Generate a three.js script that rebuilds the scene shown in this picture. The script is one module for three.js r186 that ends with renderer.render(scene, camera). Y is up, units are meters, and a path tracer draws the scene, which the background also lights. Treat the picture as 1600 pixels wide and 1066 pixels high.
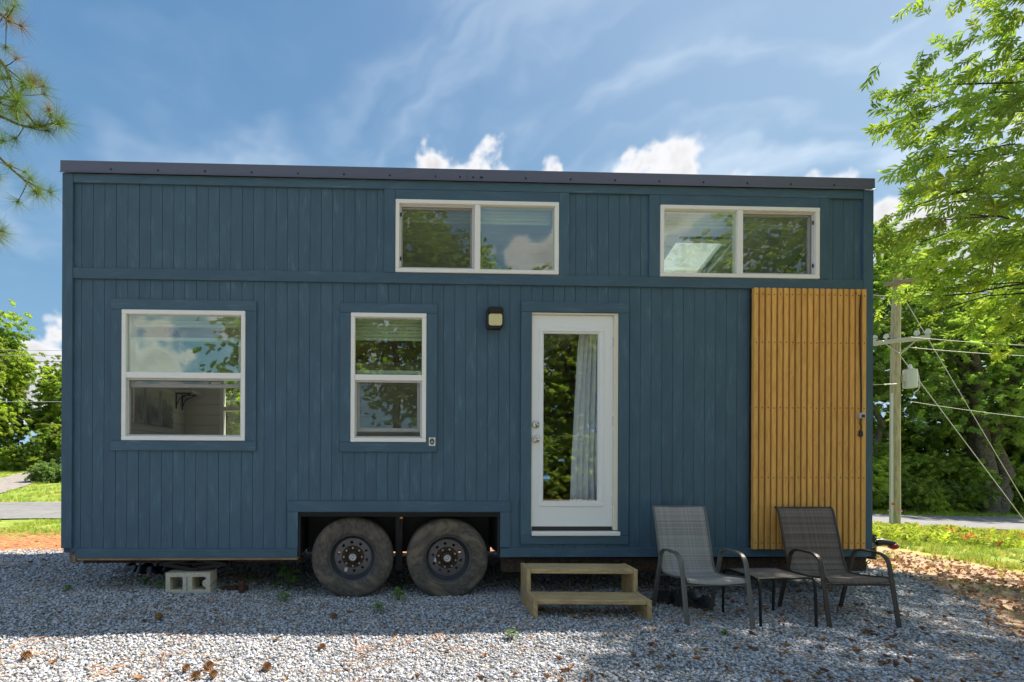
import * as THREE from 'three';
import { mergeGeometries } from 'three/addons/utils/BufferGeometryUtils.js';
import { createNoise2D, createNoise3D } from 'simplex-noise';

// ---------------------------------------------------------------- camera, sky, sun, exposure
const scene = new THREE.Scene();
const EYE = 1.25, FOCAL = 810;
const camera = new THREE.PerspectiveCamera(2 * Math.atan(533 / FOCAL) * 180 / Math.PI, 1600 / 1066, 0.05, 600);
camera.position.set(0, EYE, 0);
camera.setViewOffset(1600, 1066, 160, -189, 1600, 1066);      // a shifted lens: horizon low in the frame
const renderer = new THREE.WebGLRenderer({ antialias: true });
renderer.toneMapping = THREE.LinearToneMapping;
renderer.toneMappingExposure = 3.0;
renderer.shadowMap.enabled = true;
const SUN = new THREE.Vector3(0.74, 1, -0.275).normalize();
const sun = new THREE.DirectionalLight(new THREE.Color(1, 0.90, 0.77), 3.4);
sun.position.copy(SUN).multiplyScalar(60);
sun.castShadow = true;
sun.shadow.mapSize.set(4096, 4096);
Object.assign(sun.shadow.camera, { left: -30, right: 30, top: 30, bottom: -30, near: 1, far: 140 });
sun.shadow.radius = 1.2;
scene.add(sun, sun.target);

function rng(seed) { let s = seed >>> 0; return () => { s = (s + 0x6d2b79f5) | 0; let t = Math.imul(s ^ (s >>> 15), 1 | s); t = (t + Math.imul(t ^ (t >>> 7), 61 | t)) ^ t; return ((t ^ (t >>> 14)) >>> 0) / 4294967296; }; }
const R = rng(7);
const rnd = (a, b) => a + (b - a) * R();
const gauss = (r = R) => { let s = 0; for (let i = 0; i < 6; i++) s += r(); return (s - 3) / 0.7071; };
const n2 = createNoise2D(rng(11)), n3 = createNoise3D(rng(12));
const clamp = (x, a = 0, b = 1) => Math.min(b, Math.max(a, x));
const sstep = (x, a, b) => { const t = clamp((x - a) / (b - a)); return t * t * (3 - 2 * t); };
const lerp = (a, b, t) => a + (b - a) * t;
const fbm3 = (x, y, z, o) => { let s = 0, a = 0.5; for (let i = 0; i < o; i++) { s += a * n3(x, y, z); x *= 2.03; y *= 2.03; z *= 2.03; a *= 0.5; } return s; };
const fbm2 = (x, y, o) => { let s = 0, a = 0.5; for (let i = 0; i < o; i++) { s += a * n2(x, y); x *= 2.03; y *= 2.03; a *= 0.5; } return s; };

// The sky: blue air, thin high streaks, heaps of cumulus low down all round.
{
  const W = 3072, H = 1536, data = new Float32Array(W * H * 4), cr = rng(5);
  const puffs = [];                                            // azimuth (0 = straight ahead, + right), elevation, half width, half height (radians)
  for (const [a, e, w, h] of [[0.12, 0.46, 0.10, 0.11], [0.21, 0.42, 0.11, 0.10], [0.43, 0.39, 0.16, 0.095], [0.62, 0.36, 0.14, 0.06], [0.75, 0.30, 0.16, 0.07],
    [-0.64, 0.13, 0.16, 0.05], [-0.72, 0.17, 0.1, 0.045], [-0.55, 0.22, 0.09, 0.03]]) puffs.push([a, e, w, h]);
  for (let i = 0; i < 30; i++) { const a = (i < 26 ? 0.95 : -2.2) + (i < 26 ? i * 0.165 : i * 0.02) + 0.05 * cr(); puffs.push([a > Math.PI ? a - 2 * Math.PI : a, 0.16 + 0.34 * cr(), 0.07 + 0.12 * cr(), 0.035 + 0.055 * cr()]); }
  for (let row = 0; row < H; row++) {
    const el = ((row + 0.5) / H - 0.5) * Math.PI, y = Math.sin(el), c = Math.cos(el);
    for (let col = 0; col < W; col++) {
      const o = (row * W + col) * 4; data[o + 3] = 1;
      if (y <= 0) { data[o] = 0.2; data[o + 1] = 0.21; data[o + 2] = 0.18; continue; }
      const t = ((col + 0.5) / W - 0.5) * 2 * Math.PI, x = Math.cos(t) * c, z = Math.sin(t) * c;
      const up = Math.pow(clamp(y), 0.62), cs = x * SUN.x + y * SUN.y + z * SUN.z;
      let r = lerp(0.13, 0.005, up), g = lerp(0.22, 0.046, up), b = lerp(0.29, 0.135, up);
      const glow = 0.10 * Math.pow(clamp(cs * 0.5 + 0.5), 7); r += glow; g += glow * 1.02; b += glow * 0.95;
      // high streaks: noise on a flat layer overhead, drawn out one way
      const k = 1 / (y + 0.18), u = x * k, v = z * k, wx = 0.35 * fbm2(u * 0.9 + 3, v * 0.9, 4), wy = 0.38 * fbm2(u * 1.1, v * 1.1 + 9, 5);
      const s1 = fbm2((u * 0.8 + v * 0.6) * 0.75 + wx, (v * 0.8 - u * 0.6) * 2.3 + wy * 1.5, 7), s2 = fbm2(u * 0.55 + 7 + wx * 0.5, v * 0.55 + wy * 0.5, 4);
      const veil = clamp(sstep(s1 + 0.22 * fbm2(u * 5 + 2, v * 5, 4), -0.42, 0.62) * sstep(s2 + 0.5 * clamp(cs) - 0.06, -0.4, 0.5) * 1.05 + 0.22 * sstep(cs, 0.6, 0.98) + sstep(z, -0.1, 0.5) * sstep(y, 0.3, 0.6) * (0.4 + 0.6 * sstep(s2 + 0.4 * s1, -0.35, 0.45)));  // last term: extra veil behind the camera, added for fill light
      r = lerp(r, 0.285, veil * 0.58); g = lerp(g, 0.325, veil * 0.58); b = lerp(b, 0.37, veil * 0.58);
      if (el < 0.75) {
        const az = Math.atan2(x, -z);
        let d = -1, low = 0;
        for (const p of puffs) {
          let da = az - p[0]; if (da > Math.PI) da -= 2 * Math.PI; if (da < -Math.PI) da += 2 * Math.PI;
          if (Math.abs(da) > p[2] * 1.9) continue;
          const e = 1 - Math.hypot(da / p[2], (el - p[1]) / (p[3] * (el < p[1] ? 1.5 : 1)));
          if (e > d) { d = e; low = (el - p[1]) / p[3]; }
        }
        if (d > -0.9) {
          const e = fbm3(x * 9, y * 9, z * 9, 6), dens = d + e * 1.15;
          const m = sstep(dens, 0.04, 0.40) * sstep(d, -0.42, -0.2);
          if (m > 0) {
            const body = sstep(dens, 0.16, 0.85), tone = clamp(0.5 + 0.5 * fbm3(x * 14 + 5, y * 14 + 1.2, z * 14, 4) + 0.25 * low);
            const cl = lerp(0.34, lerp(0.19, 0.29, tone), body);
            r = lerp(r, cl * 1.0, m); g = lerp(g, cl * 1.0, m); b = lerp(b, cl * 1.03, m);
          }
        }
      }
      data[o] = r; data[o + 1] = g; data[o + 2] = b;
    }
  }
  const tex = new THREE.DataTexture(data, W, H, THREE.RGBAFormat, THREE.FloatType);
  tex.mapping = THREE.EquirectangularReflectionMapping; tex.magFilter = THREE.LinearFilter; tex.needsUpdate = true;
  scene.background = tex; scene.environment = tex;
}

// ---------------------------------------------------------------- helpers
const V = (x, y, z) => new THREE.Vector3(x, y, z);
const taken = new Map();
function numbered(name) { const k = taken.get(name) ?? 0; taken.set(name, k + 1); return k ? name + '_' + String(k).padStart(3, '0') : name; }
function shade(o) { o.castShadow = true; o.receiveShadow = true; return o; }
function mesh(name, geo, mat, parent) {
  const m = shade(new THREE.Mesh(geo, mat));
  m.name = parent ? name : numbered(name);
  (parent ?? scene).add(m);
  return m;
}
function tag(o, label, category, group) { o.userData.label = label; o.userData.category = category; if (group) o.userData.group = group; return o; }
function thing(name, label, category, group) { const g = new THREE.Group(); g.name = numbered(name); scene.add(g); return tag(g, label, category, group); }
function part(name, parent) { const g = new THREE.Group(); g.name = name; parent.add(g); return g; }
function structure(o) { o.userData.kind = 'structure'; return o; }
function stuff(o) { o.userData.kind = 'stuff'; return o; }

function soup(pos, uv) { const g = new THREE.BufferGeometry(); g.setAttribute('position', new THREE.Float32BufferAttribute(pos, 3)); g.setAttribute('uv', new THREE.Float32BufferAttribute(uv ?? new Float32Array(pos.length / 3 * 2), 2)); g.computeVertexNormals(); return g; }
// A box with chamfered edges; uv in metres, v along its longest side, with an offset of its own.
function cbox(x0, x1, y0, y1, z0, z1, c = 0.003) {
  const lo = [x0, y0, z0], hi = [x1, y1, z1], size = [x1 - x0, y1 - y0, z1 - z0], L = size.indexOf(Math.max(...size));
  c = Math.min(c, 0.45 * Math.min(...size));
  const P = (s, f) => s.map((e, i) => (e > 0 ? hi[i] : lo[i]) - (i === f ? 0 : e * c));      // corner s, on the face of axis f
  const pos = [], ctr = [0, 1, 2].map((i) => (lo[i] + hi[i]) / 2);
  const tri = (a, b, d) => {
    const ab = [0, 1, 2].map((i) => b[i] - a[i]), ad = [0, 1, 2].map((i) => d[i] - a[i]);
    const n = [ab[1] * ad[2] - ab[2] * ad[1], ab[2] * ad[0] - ab[0] * ad[2], ab[0] * ad[1] - ab[1] * ad[0]];
    const out = [0, 1, 2].reduce((s, i) => s + n[i] * ((a[i] + b[i] + d[i]) / 3 - ctr[i]), 0);
    if (out >= 0) pos.push(...a, ...b, ...d); else pos.push(...a, ...d, ...b);
  };
  const quad = (a, b, d, e) => { tri(a, b, d); tri(a, d, e); };
  for (let f = 0; f < 3; f++) {
    const [p, q] = [0, 1, 2].filter((i) => i !== f);
    for (const s of [-1, 1]) { const k = (i, j) => { const v = [0, 0, 0]; v[f] = s; v[p] = i; v[q] = j; return P(v, f); }; quad(k(-1, -1), k(1, -1), k(1, 1), k(-1, 1)); }
    for (const i of [-1, 1]) for (const j of [-1, 1]) {                                        // the edge along f
      const k = (e, face) => { const v = [0, 0, 0]; v[f] = e; v[p] = i; v[q] = j; return P(v, face); };
      quad(k(-1, p), k(1, p), k(1, q), k(-1, q));
    }
  }
  for (const i of [-1, 1]) for (const j of [-1, 1]) for (const k of [-1, 1]) tri(P([i, j, k], 0), P([i, j, k], 1), P([i, j, k], 2));
  const uv = [], a = (L + 1) % 3, b = (L + 2) % 3, u0 = R() * 7, v0 = R() * 7;
  for (let i = 0; i < pos.length; i += 3) uv.push(pos[i + a] + pos[i + b] + u0, pos[i + L] + v0);
  return soup(pos, uv);
}
// A round bar with its own radius at each point.
function bar(points, radii, sides = 8, cap = true) {
  const pts = points.map((p) => (p.isVector3 ? p : V(...p))), pos = [], nor = [], uv = [], idx = [];
  let n = V(0, 0, 1), t0 = pts[1].clone().sub(pts[0]).normalize();
  if (Math.abs(t0.dot(n)) > 0.9) n = V(1, 0, 0);
  n.sub(t0.clone().multiplyScalar(n.dot(t0))).normalize();
  let len = 0;
  pts.forEach((p, i) => {
    const t = pts[Math.min(i + 1, pts.length - 1)].clone().sub(pts[Math.max(i - 1, 0)]).normalize();
    n.sub(t.clone().multiplyScalar(n.dot(t))).normalize();
    const b = t.clone().cross(n), r = Array.isArray(radii) ? radii[i] : radii;
    if (i) len += p.distanceTo(pts[i - 1]);
    for (let k = 0; k <= sides; k++) {
      const a = (k / sides) * Math.PI * 2, d = n.clone().multiplyScalar(Math.cos(a)).add(b.clone().multiplyScalar(Math.sin(a)));
      pos.push(p.x + d.x * r, p.y + d.y * r, p.z + d.z * r); nor.push(d.x, d.y, d.z); uv.push((k / sides) * 2 * Math.PI * 0.1, len);
    }
  });
  const w = sides + 1;
  for (let i = 0; i + 1 < pts.length; i++) for (let k = 0; k < sides; k++) { const a = i * w + k; idx.push(a, a + 1, a + w, a + 1, a + w + 1, a + w); }
  if (cap) for (const [e, s] of [[0, -1], [pts.length - 1, 1]]) {
    const t = pts[Math.min(e + 1, pts.length - 1)].clone().sub(pts[Math.max(e - 1, 0)]).normalize().multiplyScalar(s), c = pos.length / 3;
    pos.push(...pts[e].toArray()); nor.push(...t.toArray()); uv.push(0, 0);
    for (let k = 0; k <= sides; k++) { const q = (e * w + k) * 3; pos.push(pos[q], pos[q + 1], pos[q + 2]); nor.push(...t.toArray()); uv.push(0.02 * Math.cos(k), 0.02 * Math.sin(k)); }
    for (let k = 0; k < sides; k++) s > 0 ? idx.push(c, c + 1 + k, c + 2 + k) : idx.push(c, c + 2 + k, c + 1 + k);
  }
  const g = new THREE.BufferGeometry();
  g.setAttribute('position', new THREE.Float32BufferAttribute(pos, 3)); g.setAttribute('normal', new THREE.Float32BufferAttribute(nor, 3)); g.setAttribute('uv', new THREE.Float32BufferAttribute(uv, 2)); g.setIndex(idx);
  return g;
}
const curve = (pts, n = 24, tension = 0.5) => new THREE.CatmullRomCurve3(pts.map((p) => V(...p)), false, 'catmullrom', tension).getPoints(n);
const cyl = (a, b, r, sides = 16, r2 = r) => bar([V(...a), V(...b)], [r, r2], sides);
const merge = (list) => mergeGeometries(list.map((g) => { const h = g.index ? g.toNonIndexed() : g; for (const k of Object.keys(h.attributes)) if (!['position', 'normal', 'uv'].includes(k)) h.deleteAttribute(k); return h; }));
// A flat bar swept along a path in a plane x = const. path: [z, y]
function flatbar(path, x, width, thick) {
  const pos = [], pts = path.map(([z, y]) => [z, y]);
  const rows = pts.map((p, i) => {
    const a = pts[Math.max(i - 1, 0)], b = pts[Math.min(i + 1, pts.length - 1)], l = Math.hypot(b[0] - a[0], b[1] - a[1]), nz = -(b[1] - a[1]) / l, ny = (b[0] - a[0]) / l, h = thick / 2, w = width / 2, c = h * 0.6;
    return [[-w + c, h], [w - c, h], [w, h - c], [w, -h + c], [w - c, -h], [-w + c, -h], [-w, -h + c], [-w, h - c]].map(([u, v]) => [x + u, p[1] + ny * v, p[0] + nz * v]);
  });
  for (let i = 0; i + 1 < rows.length; i++) for (let k = 0; k < 8; k++) { const a = rows[i][k], b = rows[i][(k + 1) % 8], c = rows[i + 1][(k + 1) % 8], d = rows[i + 1][k]; pos.push(...a, ...c, ...b, ...a, ...d, ...c); }
  for (const e of [0, rows.length - 1]) for (let k = 1; k < 7; k++) pos.push(...rows[e][0], ...rows[e][k], ...rows[e][k + 1]);
  return soup(pos);
}
const spline2 = (pts, n) => new THREE.SplineCurve(pts.map((p) => new THREE.Vector2(...p))).getPoints(n).map((p) => [p.x, p.y]);

// ---------------------------------------------------------------- textures and materials
function texture(w, h, fn, metresU, metresV, srgb = true) {
  const d = new Uint8Array(w * h * 4);
  for (let y = 0; y < h; y++) for (let x = 0; x < w; x++) { const c = fn(x / w, y / h), o = (y * w + x) * 4; d[o] = clamp(c[0]) * 255; d[o + 1] = clamp(c[1]) * 255; d[o + 2] = clamp(c[2]) * 255; d[o + 3] = 255; }
  const t = new THREE.DataTexture(d, w, h); t.wrapS = t.wrapT = THREE.RepeatWrapping; t.magFilter = THREE.LinearFilter; t.minFilter = THREE.LinearMipmapLinearFilter; t.generateMipmaps = true;
  if (srgb) t.colorSpace = THREE.SRGBColorSpace;
  t.repeat.set(1 / metresU, 1 / metresV); t.needsUpdate = true;
  return t;
}
const S = (c) => (c <= 0.0031308 ? c * 12.92 : 1.055 * Math.pow(c, 1 / 2.4) - 0.055);
const rgb = (r, g, b) => [S(r), S(g), S(b)];
// tiling noise over the unit square
const tile = (u, v, fx, fy, o = 4, seed = 0) => { const a = u * 2 * Math.PI, b = v * 2 * Math.PI; let s = 0, am = 0.5; for (let i = 0; i < o; i++) { s += am * (n3(Math.cos(a) * fx + seed, Math.sin(a) * fx + Math.cos(b) * fy, Math.sin(b) * fy + seed)); fx *= 2; fy *= 2; am *= 0.5; } return s; };
const mat = (r, g, b, rough = 0.7, extra = {}) => new THREE.MeshStandardMaterial({ color: new THREE.Color().setRGB(r, g, b), roughness: rough, ...extra });

const grain = (u, v, seed) => { const w = 0.35 * tile(u, v, 0.5, 0.35, 3, seed); const f = (u + w) * 9; const ring = 0.5 + 0.5 * Math.sin(f * 6.28 + 3 * tile(u, v, 1.2, 0.6, 2, seed + 4)); return { ring, fine: tile(u, v, 26, 1.4, 3, seed + 9), patch: tile(u, v, 1, 0.8, 3, seed + 2) }; };
// rough-sawn siding under paint: raised grain strokes and fine saw lines across
const sidingColor = texture(1024, 1024, (u, v) => {
  const g = grain(u, v, 1), worn = sstep(g.fine + 0.6 * g.patch + 0.25 * g.ring, 0.45, 0.9) * 0.26, k = 1 + 0.13 * g.patch + 0.10 * g.fine;
  return rgb(0.054 * k + worn * 0.15, 0.114 * k + worn * 0.19, 0.166 * k + worn * 0.21);
}, 1.0, 2.2);
const sidingBump = texture(1024, 1024, (u, v) => { const g = grain(u, v, 1), saw = 0.5 + 0.5 * Math.sin(v * 6.28 * 260 + 5 * tile(u, v, 2, 3, 2, 3)); const h = 0.45 + 0.28 * (g.ring - 0.5) + 0.35 * g.fine + 0.16 * (saw - 0.5) * (0.5 + g.patch); return [h, h, h]; }, 1.0, 2.2, false);
const blue = new THREE.MeshStandardMaterial({ map: sidingColor, bumpMap: sidingBump, bumpScale: 0.0022, roughness: 0.62 });
const blueTints = [1, 0.95, 1.05, 0.98].map((k) => { const m = blue.clone(); m.color.setRGB(k, k, k * (k > 1 ? 0.99 : 1.01)); return m; });
const wallBack = mat(0.045, 0.095, 0.155, 0.9);
function woodTexture(base, dark, seed, mu = 0.35, mv = 1.6, spread = 0.6) {
  return texture(512, 512, (u, v) => { const g = grain(u, v, seed), t = clamp(0.42 * g.ring + 0.5 * g.fine + spread * g.patch + 0.15); return rgb(...[0, 1, 2].map((i) => lerp(base[i], dark[i], t))); }, mu, mv);
}
const woodBump = texture(512, 512, (u, v) => { const g = grain(u, v, 5), h = 0.5 + 0.2 * (g.ring - 0.5) + 0.4 * g.fine; return [h, h, h]; }, 0.35, 1.6, false);
const cedarMap = woodTexture([0.86, 0.49, 0.13], [0.66, 0.32, 0.07], 21);
const cedar = [1, 0.9, 1.08, 0.96].map((k) => new THREE.MeshStandardMaterial({ map: cedarMap, bumpMap: woodBump, bumpScale: 0.0008, roughness: 0.55, color: new THREE.Color().setRGB(k, k * 0.99, k * 0.97) }));
const stepMap = woodTexture([0.53, 0.39, 0.20], [0.33, 0.225, 0.105], 33, 0.3, 1.2, 0.9);
const stepWood = new THREE.MeshStandardMaterial({ map: stepMap, bumpMap: woodBump, bumpScale: 0.0014, roughness: 0.8 });
const greyWood = new THREE.MeshStandardMaterial({ map: woodTexture([0.30, 0.25, 0.20], [0.15, 0.11, 0.085], 41, 0.3, 1.4, 0.9), bumpMap: woodBump, bumpScale: 0.002, roughness: 0.9 });
const rawWood = new THREE.MeshStandardMaterial({ map: woodTexture([0.40, 0.27, 0.14], [0.22, 0.13, 0.06], 47), roughness: 0.85 });
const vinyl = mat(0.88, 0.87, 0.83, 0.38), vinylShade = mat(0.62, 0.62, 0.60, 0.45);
const doorPaint = mat(0.86, 0.88, 0.88, 0.4);
const glass = new THREE.MeshPhysicalMaterial({ color: new THREE.Color().setRGB(0.90, 0.96, 0.89), transmission: 1, roughness: 0.0, thickness: 0, ior: 2.2, metalness: 0 });
const doorGlass = new THREE.MeshPhysicalMaterial({ color: new THREE.Color().setRGB(0.97, 0.98, 0.97), transmission: 1, roughness: 0.0, thickness: 0, ior: 2.2, metalness: 0 });
const clearGlass = new THREE.MeshPhysicalMaterial({ color: new THREE.Color().setRGB(0.93, 0.96, 0.93), transmission: 1, roughness: 0, thickness: 0, ior: 1.5 });
const screenMesh = mat(0.035, 0.035, 0.035, 0.9, { transparent: true, opacity: 0.15 });
const steel = mat(0.55, 0.55, 0.55, 0.3, { metalness: 1 }), darkSteel = mat(0.018, 0.018, 0.02, 0.5, { metalness: 0.3 }), nickel = mat(0.62, 0.58, 0.52, 0.25, { metalness: 1 });
const blackPaint = mat(0.014, 0.014, 0.016, 0.34), fasciaMetal = mat(0.12, 0.127, 0.175, 0.42, { metalness: 0.2 }), linerBlack = mat(0.012, 0.012, 0.012, 0.6);
const rust = new THREE.MeshStandardMaterial({ map: texture(256, 256, (u, v) => { const t = clamp(0.5 + tile(u, v, 2, 2, 5, 8)); return rgb(lerp(0.02, 0.085, t), lerp(0.017, 0.05, t), lerp(0.015, 0.033, t)); }, 0.5, 0.5), roughness: 0.9 });
const interior = mat(0.74, 0.73, 0.69, 0.7), floorWood = new THREE.MeshStandardMaterial({ map: woodTexture([0.30, 0.22, 0.15], [0.17, 0.12, 0.08], 52), roughness: 0.6 });

// ---------------------------------------------------------------- the ground
const soft = (x, k = 1.5) => Math.log(1 + Math.exp(x / k)) * k;
function ground(x, z) {
  let h = -0.078 * (soft(x - 5.6, 0.9) - soft(x - 24, 4)) * sstep(-z, 2, 7);
  h += 0.055 * (soft(-z - 17, 1.2) - soft(-z - 36, 3)) * sstep(-x, -2, 8);
  h += 0.07 * sstep(-x, 0.6, 2.2) * sstep(-z, 3.2, 4.5) * (1 - sstep(-z, 6.5, 8.5));
  h -= 0.045 * sstep(x, 1.8, 2.6) * (1 - sstep(x, 4.6, 6.2)) * sstep(-z, 2.5, 3.6) * (1 - sstep(-z, 4.6, 5.4));
  return h + 0.012 * n2(x * 0.7, z * 0.7);
}
function sheet(xs, zs, lift, keep) {
  const pos = [], uv = [], idx = [], at = [];
  zs.forEach((z, j) => xs.forEach((x, i) => { at.push(pos.length / 3); pos.push(x, ground(x, z) + lift, z); uv.push(x, -z); }));
  for (let j = 0; j + 1 < zs.length; j++) for (let i = 0; i + 1 < xs.length; i++) {
    const a = j * xs.length + i, b = a + 1, c = a + xs.length, d = c + 1;
    if (keep && !keep((xs[i] + xs[i + 1]) / 2, (zs[j] + zs[j + 1]) / 2)) continue;
    idx.push(a, c, b, b, c, d);
  }
  const g = new THREE.BufferGeometry();
  g.setAttribute('position', new THREE.Float32BufferAttribute(pos, 3)); g.setAttribute('uv', new THREE.Float32BufferAttribute(uv, 2)); g.setIndex(idx); g.computeVertexNormals();
  return g;
}
const steps = (a, b, s) => Array.from({ length: Math.round((b - a) / s) + 1 }, (_, i) => a + i * s);
// where the gravel lies: > 0 inside, in metres from its edge
function gravelIn(x, z) {
  const wob = 0.22 * n2(x * 0.9 + 5, z * 0.9) + 0.08 * n2(x * 4, z * 4);
  const back = 7.05 + z + 0.02 * x + wob;                                                  // z > -7.05
  const edge = [[-1, 3.2], [-2.8, 3.95], [-3.64, 4.35], [-4.22, 4.72], [-4.99, 5.2], [-5.6, 5.62], [-6.2, 5.7], [-7.2, 5.2], [-9, 4.6]];
  let xr = 3.2;
  if (z < -1) for (let i = 0; i + 1 < edge.length; i++) if (z <= edge[i][0] && z >= edge[i + 1][0]) xr = lerp(edge[i][1], edge[i + 1][1], (edge[i][0] - z) / (edge[i][0] - edge[i + 1][0]));
  return Math.min(back, xr - x + wob * 0.7);
}
const roadZ = (x) => -13.4 - 0.2 * (x + 9) * sstep(x, -6, 2) - 0.02 * (x + 9);              // middle of the road
const roadIn = (x, z) => 2.25 + 0.5 * sstep(x, 0, 15) - Math.abs(z - roadZ(x));
const driveX = (z) => { const p = [[-14, -14], [-17, -15.2], [-21, -16.8], [-31.6, -21.6], [-45, -28]]; for (let i = 0; i + 1 < p.length; i++) if (z <= p[i][0] && z >= p[i + 1][0]) return lerp(p[i][1], p[i + 1][1], (p[i][0] - z) / (p[i][0] - p[i + 1][0])); return -28; };
const driveIn = (x, z) => (z < -14.5 && z > -45 ? 1.15 - Math.abs(x - driveX(z)) : -1);
const strawIn = (x, z) => { const a = 0.35 * fbm2(x * 0.5, z * 0.5, 3); return Math.max(Math.min(8.75 + z + a * 2.2, 14 - Math.abs(x + 6)), x > 3.5 && z > -7.6 + a * 2 ? 0.9 - Math.abs(gravelIn(x, z) + 0.9) + a * 2 : -1); };
{
  const W = 2048, x0 = -28, x1 = 42, z0 = -46, z1 = 14, d = new Uint8Array(W * W * 4), c = new THREE.Color();
  for (let j = 0; j < W; j++) for (let i = 0; i < W; i++) {
    const x = lerp(x0, x1, (i + 0.5) / W), z = lerp(z1, z0, (j + 0.5) / W), o = (j * W + i) * 4;
    const a = fbm2(x * 0.35, z * 0.35, 4), f = n2(x * 3.1, z * 3.1) * 0.5 + n2(x * 9, z * 9) * 0.5, dry = sstep(a + 0.25 * f + (x > 4 && z > -13 ? 0.28 : 0), 0.05, 0.5);
    let r = lerp(0.21, 0.42, dry) * (1 + 0.25 * f), g = lerp(0.30, 0.36, dry) * (1 + 0.25 * f), b = lerp(0.04, 0.10, dry) * (1 + 0.2 * f);
    const s = sstep(strawIn(x, z) + 0.35 * f, -0.15, 0.4), q = n2(x * 14, z * 14);
    const sr = x > 3.5 ? [0.42, 0.29, 0.19] : [0.46, 0.225, 0.11];
    r = lerp(r, sr[0] * (1 + 0.3 * q + 0.2 * f), s); g = lerp(g, sr[1] * (1 + 0.3 * q + 0.2 * f), s); b = lerp(b, sr[2] * (1 + 0.3 * q), s);
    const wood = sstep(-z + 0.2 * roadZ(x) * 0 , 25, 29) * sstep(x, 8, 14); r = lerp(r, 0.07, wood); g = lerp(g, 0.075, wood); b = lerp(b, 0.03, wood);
    d[o] = S(clamp(r)) * 255; d[o + 1] = S(clamp(g)) * 255; d[o + 2] = S(clamp(b)) * 255; d[o + 3] = 255;
  }
  const t = new THREE.DataTexture(d, W, W); t.colorSpace = THREE.SRGBColorSpace; t.magFilter = THREE.LinearFilter; t.needsUpdate = true;
  const fine = [...steps(-28, -12, 1), ...steps(-11.6, 14, 0.4), ...steps(15, 42, 1)], far = [-400, -150, -80, -45], farR = [60, 100, 180, 400];
  const zs = [300, 120, 60, 30, ...steps(-14, 0, 1).map((v) => -v).filter((v) => v > 0.5), ...steps(0, 12, 0.4).map((v) => -v), ...steps(13, 46, 1).map((v) => -v), -70, -120, -200, -400];
  const g = sheet([...far, ...fine, ...farR], [...new Set(zs)].sort((p, q) => q - p), 0);
  const uv = g.attributes.uv, p = g.attributes.position;
  for (let i = 0; i < uv.count; i++) uv.setXY(i, (p.getX(i) - x0) / (x1 - x0), (z1 - p.getZ(i)) / (z1 - z0));
  structure(tag(mesh('ground', g, new THREE.MeshStandardMaterial({ map: t, roughness: 1 })), 'grassy ground with bare earth and pine straw round the gravel', 'ground'));
}
const gravelTex = texture(1024, 1024, (u, v) => { const a = tile(u, v, 30, 30, 3, 61), b = tile(u, v, 3, 3, 3, 64), k = clamp(0.26 + 0.26 * a + 0.06 * b, 0.05, 0.6); return rgb(k * 0.98, k, k * 1.05); }, 1.4, 1.4);
const gravelBump = texture(1024, 1024, (u, v) => { const a = 0.5 + tile(u, v, 30, 30, 3, 61); return [a, a, a]; }, 1.4, 1.4, false);
structure(tag(mesh('gravel_bed', sheet(steps(-14, 6.4, 0.1), [...steps(3, 9, 0.5).reverse(), ...steps(-7.8, 2.9, 0.1).reverse()], 0.006, (x, z) => gravelIn(x, z) > 0), new THREE.MeshStandardMaterial({ map: gravelTex, bumpMap: gravelBump, bumpScale: 0.012, roughness: 1 })), 'grey gravel pad under and in front of the blue house', 'gravel'));  // pad carried on unseen behind the camera to add bounce light
const asphalt = new THREE.MeshStandardMaterial({ map: texture(512, 512, (u, v) => { const k = 0.21 + 0.05 * tile(u, v, 40, 40, 2, 71) + 0.07 * tile(u, v, 1.5, 1.5, 4, 72); return rgb(k, k * 0.99, k * 0.99); }, 3, 3), roughness: 0.95 });
const along = (n, fn, lift, m, name, label, cat) => { const pos = [], uv = [], idx = []; for (let i = 0; i <= n; i++) for (const [k, p] of fn(i / n).entries()) { pos.push(p[0], ground(p[0], p[1]) + lift, p[1]); uv.push(p[0], p[1]); if (i < n && k < 4) { const a = i * 5 + k; idx.push(a, a + 1, a + 5, a + 1, a + 6, a + 5); } } const g = new THREE.BufferGeometry(); g.setAttribute('position', new THREE.Float32BufferAttribute(pos, 3)); g.setAttribute('uv', new THREE.Float32BufferAttribute(uv, 2)); g.setIndex(idx); g.computeVertexNormals(); if (g.attributes.normal.getY(0) < 0) { g.setIndex(idx.reverse()); g.computeVertexNormals(); } return structure(tag(mesh(name, g, m), label, cat)); };
along(160, (t) => { const x = lerp(-60, 70, t), h = 2.25 + 0.5 * sstep(x, 0, 15), e = 0.12 * n2(x * 0.8, 3); return [-1, -0.5, 0, 0.5, 1].map((k) => [x, roadZ(x) + k * (h + e * Math.abs(k))]); }, 0.03, asphalt, 'road', 'pale grey asphalt road passing behind the house', 'road');
along(70, (t) => { const z = lerp(-14.8, -44, t); return [-1, -0.5, 0, 0.5, 1].map((k) => [driveX(z) + k * (1.15 + 0.1 * n2(z, 5)), z]); }, 0.035, new THREE.MeshStandardMaterial({ map: asphalt.map, color: new THREE.Color().setRGB(1.3, 1.2, 1.1), roughness: 1 }), 'driveway', 'pale driveway curving uphill from the road at left', 'driveway');

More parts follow.
